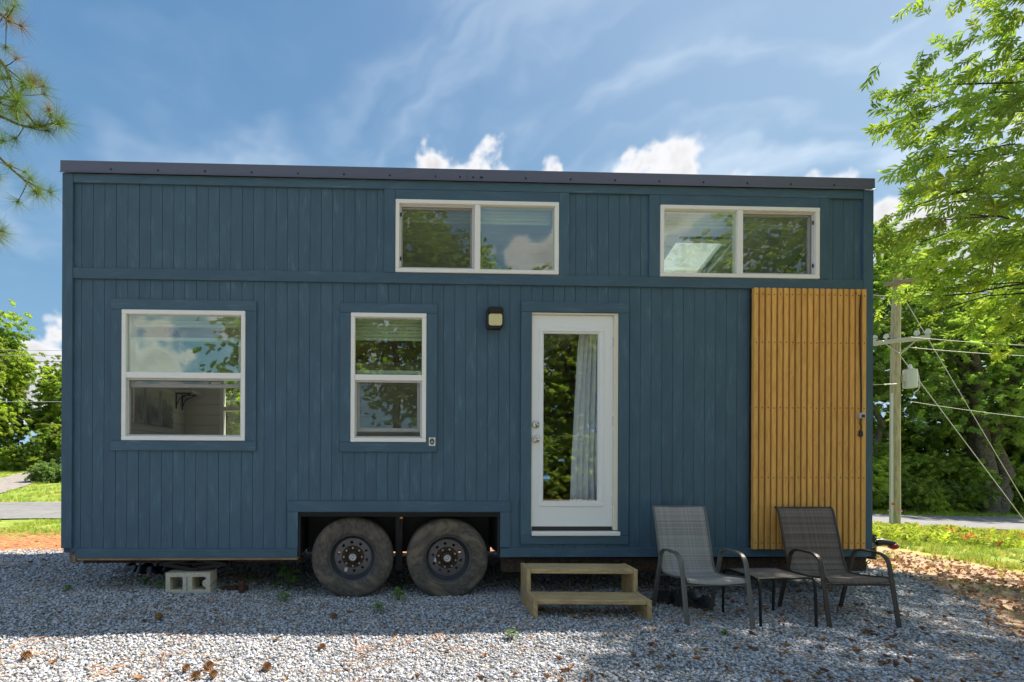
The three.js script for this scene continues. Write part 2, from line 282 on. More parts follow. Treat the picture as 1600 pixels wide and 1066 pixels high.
// ---------------------------------------------------------------- the house on wheels (x along the front, y up, z out of the front)
const house = thing('tiny_house', 'navy blue board-clad tiny house on a two-axle trailer', 'house');
house.position.set(0, 0, -4.7); house.rotation.set(0, 0.0325, -0.004);
const HL = -3.085, HR = 4.302, DEPTH = 2.55, SLOPE = 0.377;
const roofY = (z) => 3.79 + SLOPE * z;                                                        // underside of the roof, z negative inwards
const openings = { w1: [-0.142, 1.348, 2.962, 3.622], w2: [2.286, 3.789, 2.960, 3.620], w3: [-2.566, -1.478, 1.432, 2.594], w4: [-0.540, 0.143, 1.428, 2.593], door: [1.104, 1.908, 0.582, 2.620], well: [-1.006, 0.820, 0, 0.797] };
function rectShape(x0, x1, y0, y1) { const s = new THREE.Shape(); s.moveTo(x0, y0); s.lineTo(x1, y0); s.lineTo(x1, y1); s.lineTo(x0, y1); s.closePath(); return s; }
function plate(outline, holes, z0, z1) { for (const h of holes) outline.holes.push(rectShape(...h)); const g = new THREE.ExtrudeGeometry(outline, { depth: z1 - z0, bevelEnabled: false }); g.translate(0, 0, z0); return g; }
// front wall: backing with openings, boards in front of it
const shell = new THREE.Shape();
for (const [i, p] of [[HL + 0.02, 0.43], [-1.006, 0.43], [-1.006, 0.797], [0.82, 0.797], [0.82, 0.43], [HR - 0.02, 0.43], [HR - 0.02, 3.785], [HL + 0.02, 3.785]].entries()) i ? shell.lineTo(...p) : shell.moveTo(...p);
shell.closePath();
const o4 = ['w1', 'w2', 'w3', 'w4', 'door'].map((k) => openings[k]);
const frontWall = mesh('front_wall', plate(shell, o4, -0.09, -0.0072), wallBack, house);
const cut = (x0, x1, y0, y1) => {                                                            // the pieces of a board column that no opening takes away
  let runs = [[y0, y1]];
  for (const [a, b, c, d] of Object.values(openings)) { if (b <= x0 + 0.012 || a >= x1 - 0.012) continue; runs = runs.flatMap(([p, q]) => [[p, Math.min(q, c)], [Math.max(p, d), q]].filter(([m, n]) => n - m > 0.03)); }
  return runs;
};
for (let k = -1; ; k++) {
  const x0 = Math.max(-2.929 + k * 0.1009, -3.02), x1 = Math.min(-2.929 + (k + 1) * 0.1009, 4.25);
  if (x0 > 4.24) break;
  const m = blueTints[Math.floor(R() * 4)], proud = rnd(-0.0007, 0.0007);
  const runs = [...cut(x0, x1, 0.44, 2.9), ...(x1 < -0.2 || (x0 > 1.4 && x1 < 2.25) || x0 > 3.8 ? [[2.92, 3.75]] : [])];
  for (const [y0, y1] of runs) mesh('siding_board', cbox(x0 + 0.0014, x1 - 0.0014, y0, y1, -0.012, proud, 0.0013), m, frontWall);
}
const trim = (x0, x1, y0, y1, z = 0.019, name = 'trim_board', m = blueTints[Math.floor(R() * 4)]) => mesh(name, cbox(x0, x1, y0, y1, -0.006, z, 0.003), m, house);
trim(HL, -2.993, 0.475, 3.795, 0.024, 'corner_board'); trim(4.208, HR, 0.465, 3.795, 0.024, 'corner_board');
trim(-2.992, 4.207, 3.713, 3.793, 0.02, 'frieze_board');
trim(-2.992, 4.207, 2.864, 2.959, 0.02, 'belt_board');
for (const [a, b] of [[-0.244, -0.1435], [1.3495, 1.444], [2.187, 2.2845], [3.7905, 3.878]]) trim(a, b, 2.96, 3.712);
for (const [a, b] of [[-0.1425, 1.3485], [2.2855, 3.7895]]) trim(a, b, 3.623, 3.712, 0.0185);
function casing([a, b, c, d], [oa, ob, oc, od]) { trim(oa, ob, d + 0.001, od, 0.021, 'window_casing'); trim(oa, ob, oc, c - 0.001, 0.021, 'window_casing'); trim(oa, a - 0.001, c, d, 0.0195, 'window_casing'); trim(b + 0.001, ob, c, d, 0.0195, 'window_casing'); }
casing(openings.w3, [-2.661, -1.382, 1.342, 2.686]); casing(openings.w4, [-0.636, 0.241, 1.34, 2.680]); casing(openings.door, [1.006, 2.005, 0.505, 2.716]);
trim(-2.962, -1.01, 0.385, 0.469, 0.016, 'skirt_board'); trim(0.824, HR - 0.002, 0.385, 0.469, 0.016, 'skirt_board');
trim(-1.098, 0.914, 0.7975, 0.895, 0.022, 'wheel_arch_trim'); trim(-1.098, -1.006, 0.47, 0.797, 0.0205, 'wheel_arch_trim'); trim(0.82, 0.914, 0.476, 0.797, 0.0205, 'wheel_arch_trim');
mesh('sill_beam', cbox(-2.95, -1.01, 0.365, 0.384, -0.09, 0.012), rawWood, house);
// roof edge flashing with screws
{
  const prof = [[-0.07, 3.9005], [0.03, 3.8995], [0.031, 3.806], [0.043, 3.792], [0.041, 3.7885], [0.026, 3.801], [0.024, 3.8975], [-0.07, 3.8985]], s = new THREE.Shape();
  prof.forEach(([z, y], i) => (i ? s.lineTo(-z, y) : s.moveTo(-z, y))); s.closePath();
  for (const [a, b] of [[-3.098, 0.505], [0.507, 4.306]]) { const g = new THREE.ExtrudeGeometry(s, { depth: b - a, bevelEnabled: false }); g.rotateY(Math.PI / 2); g.translate(a, 0, 0); mesh('roof_flashing', g, fasciaMetal, house); }
  const screws = []; for (const x of [...steps(-2.66, 4.1, 0.411), 0.44, 0.56, 0.64]) screws.push(cyl([x, 3.828, 0.029], [x, 3.828, 0.036], 0.0065, 6), cyl([x, 3.828, 0.029], [x, 3.828, 0.032], 0.009, 8));
  stuff(mesh('roof_screw', merge(screws), darkSteel, house));
}
// roof with the seen skylight opening and an added one, in the plane of the slope
const SEEN_AND_ADDED_SKYLIGHTS = [[2.78, 3.38, -1.12, -0.62], [-2.25, -1.35, -1.25, -0.5]];                 // x0 x1 z0 z1; second one unseen, added to brighten the left room
{
  const slopeAngle = Math.atan(SLOPE), c = Math.cos(slopeAngle), pitched = (g) => { g.rotateX(-slopeAngle); g.translate(0, 3.785, 0); return g; };
  const sh = rectShape(HL - 0.005, HR + 0.003, 0.0, (DEPTH + 0.1) / c);
  for (const k of SEEN_AND_ADDED_SKYLIGHTS) sh.holes.push(rectShape(k[0], k[1], -k[3] / c, -k[2] / c));
  const g = new THREE.ExtrudeGeometry(sh, { depth: 0.1, bevelEnabled: false });
  g.rotateX(-Math.PI / 2); g.rotateX(-slopeAngle); g.translate(0, 3.79, -0.004);
  const r = mesh('roof', g, fasciaMetal, house);
  for (const [x0, x1, z0, z1] of SEEN_AND_ADDED_SKYLIGHTS) {
    const curb = [];
    for (const [a, b, p, q] of [[x0 - 0.05, x0, z0, z1], [x1, x1 + 0.05, z0, z1], [x0 - 0.05, x1 + 0.05, z1, z1 + 0.05], [x0 - 0.05, x1 + 0.05, z0 - 0.05, z0]]) curb.push(pitched(cbox(a, b, -0.005, 0.16, p / c, q / c)));
    mesh('skylight_frame', merge(curb), vinyl, r);
    mesh('skylight_pane', pitched(cbox(x0 + 0.002, x1 - 0.002, 0.12, 0.126, z0 / c + 0.002, z1 / c - 0.002)), clearGlass, r);
  }
  // ceiling boards under it
  for (const z of steps(0.12, 2.55, 0.135)) {
    let spans = [[HL + 0.1, HR - 0.1]];
    for (const [x0, x1, z0, z1] of SEEN_AND_ADDED_SKYLIGHTS) if (z + 0.135 > -z1 && z < -z0) spans = spans.flatMap(([a, b]) => (x0 > a && x1 < b ? [[a, x0], [x1, b]] : [[a, b]]));
    for (const [a, b] of spans) mesh('ceiling_board', pitched(cbox(a, b, -0.018, -0.003, (-z - 0.132) / c, -z / c, 0.003)), interior, r);
  }
}
// side walls, back wall with one window, floor, lining boards at the left end
for (const [x0, x1] of [[HL + 0.004, HL + 0.085], [HR - 0.085, HR - 0.004]]) {
  const s = new THREE.Shape(); s.moveTo(0.01, 0.43); s.lineTo(DEPTH, 0.43); s.lineTo(DEPTH, roofY(-DEPTH) - 0.004); s.lineTo(0.01, 3.784); s.closePath();
  const g = new THREE.ExtrudeGeometry(s, { depth: x1 - x0, bevelEnabled: false }); g.rotateY(Math.PI / 2); g.translate(x0, 0, 0);
  mesh('end_wall', g, blue, house);
}
{
  const BW = [-2.52, -1.15, 1.43, 2.5];
  const bw = mesh('back_wall', plate(rectShape(HL + 0.09, HR - 0.09, 0.43, 2.80), [BW], -DEPTH, -DEPTH + 0.08), interior, house);
  const fr = []; for (const [a, b, c, d] of [[BW[0], BW[0] + 0.05, BW[2], BW[3]], [BW[1] - 0.05, BW[1], BW[2], BW[3]], [BW[0], BW[1], BW[2], BW[2] + 0.05], [BW[0], BW[1], BW[3] - 0.05, BW[3]], [BW[0], BW[1], 1.94, 1.99]]) fr.push(cbox(a - 0.002, b + 0.002, c - 0.002, d + 0.002, -DEPTH + 0.01, -DEPTH + 0.1 + 0.004 * fr.length));
  mesh('back_window_frame', merge(fr), vinyl, bw); mesh('back_window_pane', cbox(BW[0] + 0.04, BW[1] - 0.04, BW[2] + 0.04, BW[3] - 0.04, -DEPTH + 0.03, -DEPTH + 0.036, 0.001), clearGlass, bw);
  for (const y of steps(0.6, 2.7, 0.142)) {
    for (const [a, b] of y + 0.142 > BW[2] && y < BW[3] ? [[HL + 0.1, BW[0] - 0.002], [BW[1] + 0.002, HR - 0.1]] : [[HL + 0.1, HR - 0.1]]) mesh('lining_board', cbox(a, b, y + 0.002, y + 0.14, -DEPTH + 0.08, -DEPTH + 0.094, 0.003), interior, bw);
  }
  const lw = part('end_lining', house);
  for (const y of steps(0.6, 3.5, 0.142)) { const zmax = Math.min(-0.1, (y + 0.142 - 3.79) / SLOPE > -2.5 ? -0.1 : -0.1), zmin = Math.max(-DEPTH + 0.09, -(3.74 - y - 0.142) / SLOPE); if (zmax - zmin > 0.1) mesh('lining_board', cbox(HL + 0.085, HL + 0.1, y + 0.002, y + 0.14, zmin, zmax, 0.003), interior, lw); }
  mesh('floor', cbox(HL + 0.09, HR - 0.09, 0.5, 0.6, -DEPTH + 0.08, -0.47), floorWood, house); mesh('floor', cbox(HL + 0.09, -1.03, 0.5, 0.6, -0.469, -0.092), floorWood, house); mesh('floor', cbox(0.84, HR - 0.09, 0.5, 0.6, -0.469, -0.092), floorWood, house); mesh('wheel_box', cbox(-1.02, 0.835, 0.7985, 0.82, -0.49, -0.105), interior, house); mesh('wheel_box', cbox(-1.02, 0.835, 0.6, 0.798, -0.49, -0.465), interior, house);
  mesh('partition_wall', cbox(1.0, 1.08, 0.6, 2.85, -DEPTH + 0.1, -1.3), interior, house);
  mesh('kitchen_counter', cbox(-0.95, 0.9, 0.6, 1.5, -DEPTH + 0.1, -1.95), mat(0.4, 0.42, 0.42, 0.5), house);
  const bk = part('bookcase', house), dk = mat(0.10, 0.065, 0.04, 0.6); for (const x of [1.35, 2.2]) mesh('upright', cbox(x, x + 0.03, 0.6, 2.5, -1.75, -1.5), dk, bk); for (const y of [0.65, 1.05, 1.45, 1.85, 2.25]) mesh('bookshelf', cbox(1.381, 2.199, y, y + 0.025, -1.75, -1.5), dk, bk); mesh('back_panel', cbox(1.35, 2.23, 0.6, 2.5, -1.77, -1.751), mat(0.12, 0.10, 0.08, 0.7), bk);
  mesh('loft_floor', cbox(1.9, HR - 0.1, 2.72, 2.82, -DEPTH + 0.1, -0.1), interior, house);
  mesh('loft_floor', cbox(-1.2, 0.95, 2.62, 2.72, -DEPTH + 0.1, -1.2), rawWood, house);
  const inner = new THREE.Shape(); [[HL + 0.1, 0.6], [-1.03, 0.6], [-1.03, 0.82], [0.84, 0.82], [0.84, 0.6], [HR - 0.1, 0.6], [HR - 0.1, 3.72], [HL + 0.1, 3.72]].forEach((p, i) => (i ? inner.lineTo(...p) : inner.moveTo(...p))); inner.closePath();
  mesh('inner_lining', plate(inner, [...o4.slice(0, 4), [1.104, 1.908, 0.603, 2.62]], -0.104, -0.0905), interior, house);
}
// windows
function frameOf(parent, [a, b, c, d], w, z0, z1, m = vinyl, name = 'frame') { mesh(name, cbox(a, b, d - w, d, z0, z1, 0.004), m, parent); mesh(name, cbox(a, b, c, c + w, z0, z1, 0.004), m, parent); mesh(name, cbox(a, a + w, c + w, d - w, z0, z1 - 0.001, 0.004), m, parent); mesh(name, cbox(b - w, b, c + w, d - w, z0, z1 - 0.001, 0.004), m, parent); }
const pane = (parent, a, b, c, d, z, m = glass) => mesh('pane', cbox(a, b, c, d, z, z + 0.005, 0.0008), m, parent);
function screen(parent, a, b, c, d, z) { const s = mesh('insect_screen', cbox(a, b, c, d, z, z + 0.0012, 0.0003), screenMesh, parent); return s; }
const blindMat = mat(0.70, 0.72, 0.62, 0.8);
function blind(parent, a, b, top, drop, n) { for (let i = 0; i < n; i++) mesh('blind_slat', cbox(a, b, top - (i + 1) * drop / n + 0.003, top - i * drop / n, -0.15 - 0.004 * (i % 2), -0.135 - 0.004 * (i % 2), 0.004), blindMat, parent); }
function sliding(key, screenLeft, label) {
  const o = openings[key], w = part('sliding_window', house); w.userData.label = label;
  frameOf(w, [o[0] + 0.001, o[1] - 0.001, o[2] + 0.001, o[3] - 0.001], 0.036, -0.07, 0.028);
  const mid = (o[0] + o[1]) / 2; mesh('mullion', cbox(mid - 0.026, mid + 0.026, o[2] + 0.036, o[3] - 0.036, -0.06, 0.024, 0.004), vinyl, w);
  const L = [o[0] + 0.036, mid - 0.026], Rr = [mid + 0.026, o[1] - 0.036], s = screenLeft ? L : Rr, f = screenLeft ? Rr : L;
  pane(w, f[0], f[1], o[2] + 0.036, o[3] - 0.036, -0.012);
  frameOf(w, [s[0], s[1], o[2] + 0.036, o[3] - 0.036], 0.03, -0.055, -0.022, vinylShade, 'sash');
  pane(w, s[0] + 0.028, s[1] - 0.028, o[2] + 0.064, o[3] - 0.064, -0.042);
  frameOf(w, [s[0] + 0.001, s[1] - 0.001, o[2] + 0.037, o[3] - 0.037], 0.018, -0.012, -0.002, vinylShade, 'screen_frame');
  screen(w, s[0] + 0.016, s[1] - 0.016, o[2] + 0.052, o[3] - 0.052, -0.008);
  const lx = screenLeft ? s[0] + 0.006 : s[1] - 0.02;
  for (const y of [o[2] + 0.13, o[3] - 0.13]) mesh('latch', cbox(lx, lx + 0.014, y - 0.018, y + 0.018, -0.003, 0.006), blackPaint, w);
  blind(w, o[0] + 0.03, o[1] - 0.03, o[3] - 0.01, 0.13, 4);
}
sliding('w1', true, 'wide upper window with its insect screen on the left'); sliding('w2', false, 'wide upper window with its insect screen on the right');
function hung(key, raised, blindDrop, label) {
  const o = openings[key], w = part('sash_window', house); w.userData.label = label;
  frameOf(w, [o[0] + 0.001, o[1] - 0.001, o[2] + 0.001, o[3] - 0.001], 0.038, -0.07, 0.028);
  const y = (o[2] + o[3]) / 2; mesh('meeting_rail', cbox(o[0] + 0.038, o[1] - 0.038, y - 0.026, y + 0.026, -0.03, 0.022, 0.004), vinyl, w);
  pane(w, o[0] + 0.036, o[1] - 0.036, y + 0.024, o[3] - 0.036, -0.01);
  const s = [o[0] + 0.045, o[1] - 0.045, o[2] + 0.04 + raised, Math.min(y + 0.02 + raised, y + 0.35)];
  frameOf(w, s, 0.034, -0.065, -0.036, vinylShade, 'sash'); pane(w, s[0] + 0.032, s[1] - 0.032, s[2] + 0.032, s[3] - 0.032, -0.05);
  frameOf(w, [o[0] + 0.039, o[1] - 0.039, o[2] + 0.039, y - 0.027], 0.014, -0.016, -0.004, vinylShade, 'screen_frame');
  screen(w, o[0] + 0.05, o[1] - 0.05, o[2] + 0.05, y - 0.038, -0.010);
  for (const x of [o[0] + 0.14, o[1] - 0.14]) mesh('latch', cbox(x - 0.02, x + 0.02, o[2] + 0.042, o[2] + 0.056, -0.03, -0.018), blackPaint, w);
  blind(w, o[0] + 0.03, o[1] - 0.03, o[3] - 0.015, blindDrop, Math.round(blindDrop / 0.035));
  return w;
}
hung('w3', 0.44, 0.10, 'larger sash window at left, its lower half slid open'); const w4 = hung('w4', 0.055, 0.20, 'narrow sash window, its lower half open a crack');
{
  const cv = document.createElement('canvas'); cv.width = 96; cv.height = 128; const c = cv.getContext('2d');
  c.fillStyle = '#dfe3da'; c.fillRect(0, 0, 96, 128); c.fillStyle = '#1d2622'; c.beginPath(); c.ellipse(48, 62, 36, 50, 0, 0, 7); c.fill(); c.fillStyle = '#c9d2c9'; c.fillRect(22, 56, 52, 6); c.fillRect(28, 70, 40, 8); c.fillRect(34, 34, 28, 6); c.fillRect(30, 86, 36, 4);
  const t = new THREE.CanvasTexture(cv); t.colorSpace = THREE.SRGBColorSpace;
  const g = new THREE.PlaneGeometry(0.058, 0.075); g.translate(0.197, 1.434, 0.0222); const m = mesh('sticker', g, new THREE.MeshStandardMaterial({ map: t, roughness: 0.5 }), house); m.userData.label = 'small white sticker with a dark oval seal';
}
// door
{
  const d = part('door', house), o = openings.door, cream = mat(0.78, 0.74, 0.60, 0.5);
  mesh('jamb', cbox(o[0] + 0.001, o[1] - 0.001, 2.603, 2.619, -0.08, 0.012), cream, d); mesh('jamb', cbox(o[1] - 0.04, o[1] - 0.001, 0.63, 2.602, -0.08, 0.011), cream, d); mesh('jamb', cbox(o[0] + 0.001, o[0] + 0.006, 0.63, 2.602, -0.08, 0.011), cream, d);
  mesh('threshold', cbox(o[0] + 0.002, 1.919, 0.583, 0.622, -0.09, 0.045, 0.006), vinyl, d);
  mesh('door_sweep', cbox(1.112, 1.864, 0.624, 0.662, -0.05, -0.02), mat(0.035, 0.028, 0.025, 0.6), d);
  const slab = mesh('slab', plate(rectShape(1.111, 1.866, 0.664, 2.600), [[1.214, 1.737, 0.887, 2.442]], -0.05, -0.012), doorPaint, d);
  const mould = (a, b, c, e, w, z, h) => frameOf(d, [a, b, c, e], w, z, z + h, doorPaint, 'glazing_bead');
  mould(1.180, 1.778, 0.848, 2.488, 0.036, -0.014, 0.014); mould(1.2135, 1.7375, 0.8865, 2.4425, 0.008, -0.04, 0.032);
  mesh('pane', cbox(1.216, 1.735, 0.889, 2.440, -0.03, -0.025, 0.001), doorGlass, d);
  for (const y of [1.596, 1.462]) {
    const k = new THREE.LatheGeometry([[0.0, 0], [0.033, 0], [0.034, 0.006], [0.028, 0.01], y > 1.5 ? [0.026, 0.018] : [0.013, 0.014], y > 1.5 ? [0.012, 0.022] : [0.013, 0.03], y > 1.5 ? [0.011, 0.024] : [0.027, 0.04], y > 1.5 ? [0.009, 0.024] : [0.029, 0.052], y > 1.5 ? [0, 0.024] : [0.024, 0.062], [0, y > 1.5 ? 0.0245 : 0.065]].map((p) => new THREE.Vector2(...p)), 24);
    k.rotateX(Math.PI / 2); k.translate(1.147, y, -0.012); mesh(y > 1.5 ? 'deadbolt' : 'knob', k, nickel, d);
  }
  for (const y of [0.9, 1.63, 2.36]) mesh('hinge', cyl([1.868, y - 0.045, -0.012], [1.868, y + 0.045, -0.012], 0.006, 8), nickel, d);
  const cv = document.createElement('canvas'); cv.width = cv.height = 96; const c = cv.getContext('2d'); c.fillStyle = '#2f8fc4'; c.fillRect(0, 0, 96, 96); c.fillStyle = '#e6eef0'; c.fillRect(6, 34, 84, 26); c.fillStyle = '#3b6f86'; c.fillRect(14, 42, 68, 4); c.fillRect(20, 50, 56, 4);
  const t = new THREE.CanvasTexture(cv); t.colorSpace = THREE.SRGBColorSpace; const g = new THREE.CircleGeometry(0.032, 8, Math.PI / 8); g.translate(1.256, 1.11, -0.0243); mesh('sticker', g, new THREE.MeshStandardMaterial({ map: t, roughness: 0.4 }), d).userData.label = 'blue and white octagonal sticker on the door glass';
}
// trailer: frame, wheel well, wheels, marker light, tongue
{
  const tr = part('trailer_frame', house);
  mesh('frame_rail', cbox(0.86, HR + 0.02, 0.235, 0.366, -0.16, -0.06), rust, tr); mesh('frame_rail', cbox(HL + 0.06, -1.01, 0.30, 0.362, -0.28, -0.2), rust, tr); mesh('frame_rail', cbox(HL + 0.06, HR, 0.235, 0.37, -DEPTH + 0.2, -DEPTH + 0.3), rust, tr);
  for (const x of [-2.6, -1.9, 1.2, 2.0, 2.8, 3.6]) mesh('cross_member', cbox(x, x + 0.06, 0.30, 0.40, -DEPTH + 0.3, -0.2), rust, tr);
  mesh('underbody', cbox(HL + 0.05, -1.02, 0.40, 0.428, -DEPTH, -0.1), linerBlack, tr); mesh('underbody', cbox(0.84, HR - 0.05, 0.40, 0.428, -DEPTH, -0.1), linerBlack, tr); mesh('underbody', cbox(-1.01, 0.83, 0.40, 0.428, -DEPTH, -0.45), linerBlack, tr);
  const well = part('wheel_well', house);
  mesh('liner', cbox(-1.004, 0.818, 0.766, 0.7965, -0.44, -0.002), linerBlack, well); mesh('liner', cbox(-1.004, 0.818, 0.36, 0.766, -0.46, -0.44), linerBlack, well); mesh('liner', cbox(-1.0045, -0.985, 0.40, 0.765, -0.44, 0.008), linerBlack, well); mesh('liner', cbox(0.80, 0.8185, 0.42, 0.765, -0.44, 0.008), linerBlack, well);
  mesh('lip', cbox(-0.99, 0.806, 0.757, 0.767, -0.02, 0.026), darkSteel, well); mesh('hanger', cbox(-0.13, -0.06, 0.22, 0.76, -0.3, -0.24), darkSteel, well); mesh('equalizer', cbox(-0.3, 0.12, 0.27, 0.33, -0.33, -0.29), rust, well);
  mesh('wire', bar(curve([[-0.082, 0.74, -0.03], [-0.09, 0.66, -0.08], [-0.08, 0.5, -0.1], [-0.06, 0.38, -0.16]], 16), 0.005, 6), blackPaint, well);
  for (const x of [-0.522, 0.348]) mesh('axle', cyl([x, 0.37, -0.25], [x, 0.37, -DEPTH + 0.3], 0.035, 14), rust, well);
  const ml = part('marker_light', house);
  mesh('base', cbox(-0.098, -0.058, 0.732, 0.757, 0.0, 0.03), darkSteel, ml); mesh('lens', cbox(-0.09, -0.066, 0.737, 0.754, 0.03, 0.04, 0.005), mat(0.75, 0.22, 0.01, 0.2), ml);
  const tireMap = texture(512, 512, (u, v) => { const mud = sstep(tile(u, v, 1.1, 0.9, 4, 91) + 0.12 * tile(u, v, 12, 12, 2, 93), 0.0, 0.6) * 0.42, dust = clamp(0.5 + tile(u, v, 4, 3, 4, 92)); const d = [lerp(0.07, 0.135, dust), lerp(0.062, 0.112, dust), lerp(0.056, 0.092, dust)]; return rgb(lerp(d[0], 0.30, mud), lerp(d[1], 0.235, mud), lerp(d[2], 0.155, mud)); }, 1, 1);
  const rimPaint = mat(0.10, 0.103, 0.115, 0.3, { metalness: 0.55 });
  const rubber = new THREE.MeshStandardMaterial({ map: tireMap, roughness: 0.92 });
  const tireProfile = [[0.207, -0.085], [0.214, -0.098], [0.225, -0.104], [0.27, -0.112], [0.32, -0.112], [0.35, -0.104], [0.366, -0.092], [0.373, -0.078], [0.375, -0.05], [0.370, -0.047], [0.370, -0.041], [0.376, -0.038], [0.376, -0.004], [0.370, -0.001], [0.370, 0.005], [0.376, 0.008], [0.375, 0.042], [0.370, 0.045], [0.370, 0.05], [0.375, 0.053], [0.373, 0.078], [0.366, 0.092], [0.352, 0.104], [0.349, 0.104], [0.345, 0.108], [0.325, 0.113], [0.29, 0.1135], [0.287, 0.1145], [0.27, 0.1145], [0.267, 0.112], [0.24, 0.108], [0.232, 0.108], [0.228, 0.104], [0.218, 0.098], [0.212, 0.09], [0.207, 0.085]];
  for (const [k, x] of [-0.522, 0.350].entries()) {
    const w = part('wheel', house); w.position.set(x, 0.372 - 0.012 * k, -0.14); w.rotation.z = 0.4 + k * 1.3;
    const t = new THREE.LatheGeometry(tireProfile.map((p) => new THREE.Vector2(...p)), 72); t.rotateX(Math.PI / 2);
    { const uv = t.attributes.uv, p = t.attributes.position; for (let i = 0; i < uv.count; i++) uv.setXY(i, 0.5 + p.getX(i) + 0.31 * k, 0.5 + p.getY(i) + p.getZ(i)); }
    mesh('tire', t, rubber, w);
    const rimP = [[0.206, -0.08], [0.212, -0.09], [0.206, 0.086], [0.214, 0.094], [0.210, 0.099], [0.202, 0.094], [0.196, 0.075], [0.186, 0.062], [0.180, 0.035], [0.172, 0.026], [0.166, 0.012]];
    const rim = new THREE.LatheGeometry(rimP.map((p) => new THREE.Vector2(...p)), 56); rim.rotateX(Math.PI / 2); mesh('rim', rim, rimPaint, w);
    const disc = new THREE.Shape(); disc.absarc(0, 0, 0.17, 0, Math.PI * 2, false);
    for (let i = 0; i < 10; i++) { const h = new THREE.Path(), a = i / 10 * Math.PI * 2; h.absarc(Math.cos(a) * 0.132, Math.sin(a) * 0.132, 0.0145, 0, Math.PI * 2, true); disc.holes.push(h); }
    const hc = new THREE.Path(); hc.absarc(0, 0, 0.062, 0, Math.PI * 2, true); disc.holes.push(hc);
    const dg = new THREE.ExtrudeGeometry(disc, { depth: 0.008, bevelEnabled: true, bevelSize: 0.002, bevelThickness: 0.002, bevelSegments: 2, curveSegments: 20 }); dg.translate(0, 0, 0.012); mesh('wheel_disc', dg, rimPaint, w);
    const boss = new THREE.LatheGeometry([[0.103, 0.022], [0.1, 0.028], [0.09, 0.031], [0.062, 0.031], [0.06, 0.02]].map((p) => new THREE.Vector2(...p)), 40); boss.rotateX(Math.PI / 2); mesh('boss_ring', boss, rust, w);
    const hub = new THREE.LatheGeometry([[0.06, 0], [0.06, 0.03], [0.052, 0.045], [0.05, 0.05], [0, 0.05]].map((p) => new THREE.Vector2(...p)), 32); hub.rotateX(Math.PI / 2); mesh('hub', hub, rust, w);
    const cap = new THREE.LatheGeometry([[0.036, 0.048], [0.036, 0.072], [0.031, 0.08], [0.02, 0.08], [0.018, 0.074], [0.01, 0.074], [0.008, 0.08], [0, 0.08]].map((p) => new THREE.Vector2(...p)), 32); cap.rotateX(Math.PI / 2); mesh('hub_cap', cap, mat(0.5, 0.5, 0.49, 0.35, { metalness: 0.8 }), w);
    for (let i = 0; i < 8; i++) { const a = (i + 0.5) / 8 * Math.PI * 2, cx = Math.cos(a) * 0.083, cy = Math.sin(a) * 0.083; mesh('lug_nut', bar([V(cx, cy, 0.028), V(cx, cy, 0.046), V(cx, cy, 0.05)], [0.012, 0.011, 0.007], 6), mat(0.62, 0.58, 0.45, 0.35, { metalness: 0.9 }), w); }
    const st = cbox(-0.013, 0.013, -0.018, 0.018, 0, 0.0012, 0.0003); st.rotateZ(-0.2); st.translate(-0.065 - 0.04 * k, -0.12 + 0.1 * k, 0.0225); st.rotateZ(-(0.4 + k * 1.3)); mesh('balance_sticker', st, mat(0.6, 0.68, 0.72, 0.5), w);
  }
  // tongue at the right end
  const tg = part('hitch', house);
  for (const z of [-0.35, -2.15]) mesh('tongue_beam', bar([V(HR - 0.1, 0.33, z), V(5.46, 0.30, -1.25 + (z > -1 ? 0.07 : -0.07))], 0.045, 4), blackPaint, tg);
  mesh('channel', cbox(5.41, 5.485, 0.135, 0.425, -1.21, -1.16, 0.004), blackPaint, tg); mesh('channel', cbox(5.40, 5.415, 0.14, 0.42, -1.34, -1.16, 0.003), blackPaint, tg);
  const holes = []; for (let i = 0; i < 6; i++) holes.push(cyl([5.465, 0.165 + i * 0.046, -1.161], [5.465, 0.165 + i * 0.046, -1.157], 0.0085, 10)); stuff(mesh('channel_bolt', merge(holes), steel, tg));
  mesh('backing_plate', cbox(5.345, 5.399, 0.27, 0.43, -1.3, -1.17, 0.014), blackPaint, tg); mesh('tongue_block', cbox(5.22, 5.40, 0.12, 0.225, -1.3, -1.2), rawWood, tg);
  mesh('coupler', bar([[5.48, 0.325, -1.19], [5.56, 0.335, -1.19], [5.64, 0.325, -1.19], [5.72, 0.31, -1.19]], [0.05, 0.045, 0.036, 0.03], 14), blackPaint, tg);
  const sock = new THREE.SphereGeometry(0.052, 20, 14); sock.scale(1.1, 0.72, 1); sock.translate(5.71, 0.285, -1.19); mesh('ball_socket', sock, mat(0.45, 0.035, 0.03, 0.4), tg);
  for (let i = 0; i < 14; i++) { const t = new THREE.TorusGeometry(0.019, 0.005, 6, 12); t.scale(1, 1.3, 1); t.rotateY(i % 2 * 1.5); t.rotateZ(rnd(-0.7, 0.7)); t.translate(5.27 + 0.012 * i + rnd(-0.01, 0.01), 0.09 - 0.05 * Math.sin(i * 0.24) + rnd(-0.01, 0.01), -1.2 + rnd(-0.03, 0.03)); mesh('chain_link', t, darkSteel, tg); }
  mesh('bumper_post', cbox(HL + 0.035, HL + 0.095, 0.335, 0.476, -0.12, -0.04), greyWood, house); mesh('reflector', cyl([HL + 0.062, 0.418, -0.041], [HL + 0.062, 0.418, -0.034], 0.012, 12), mat(0.5, 0.02, 0.02, 0.25), house);
}
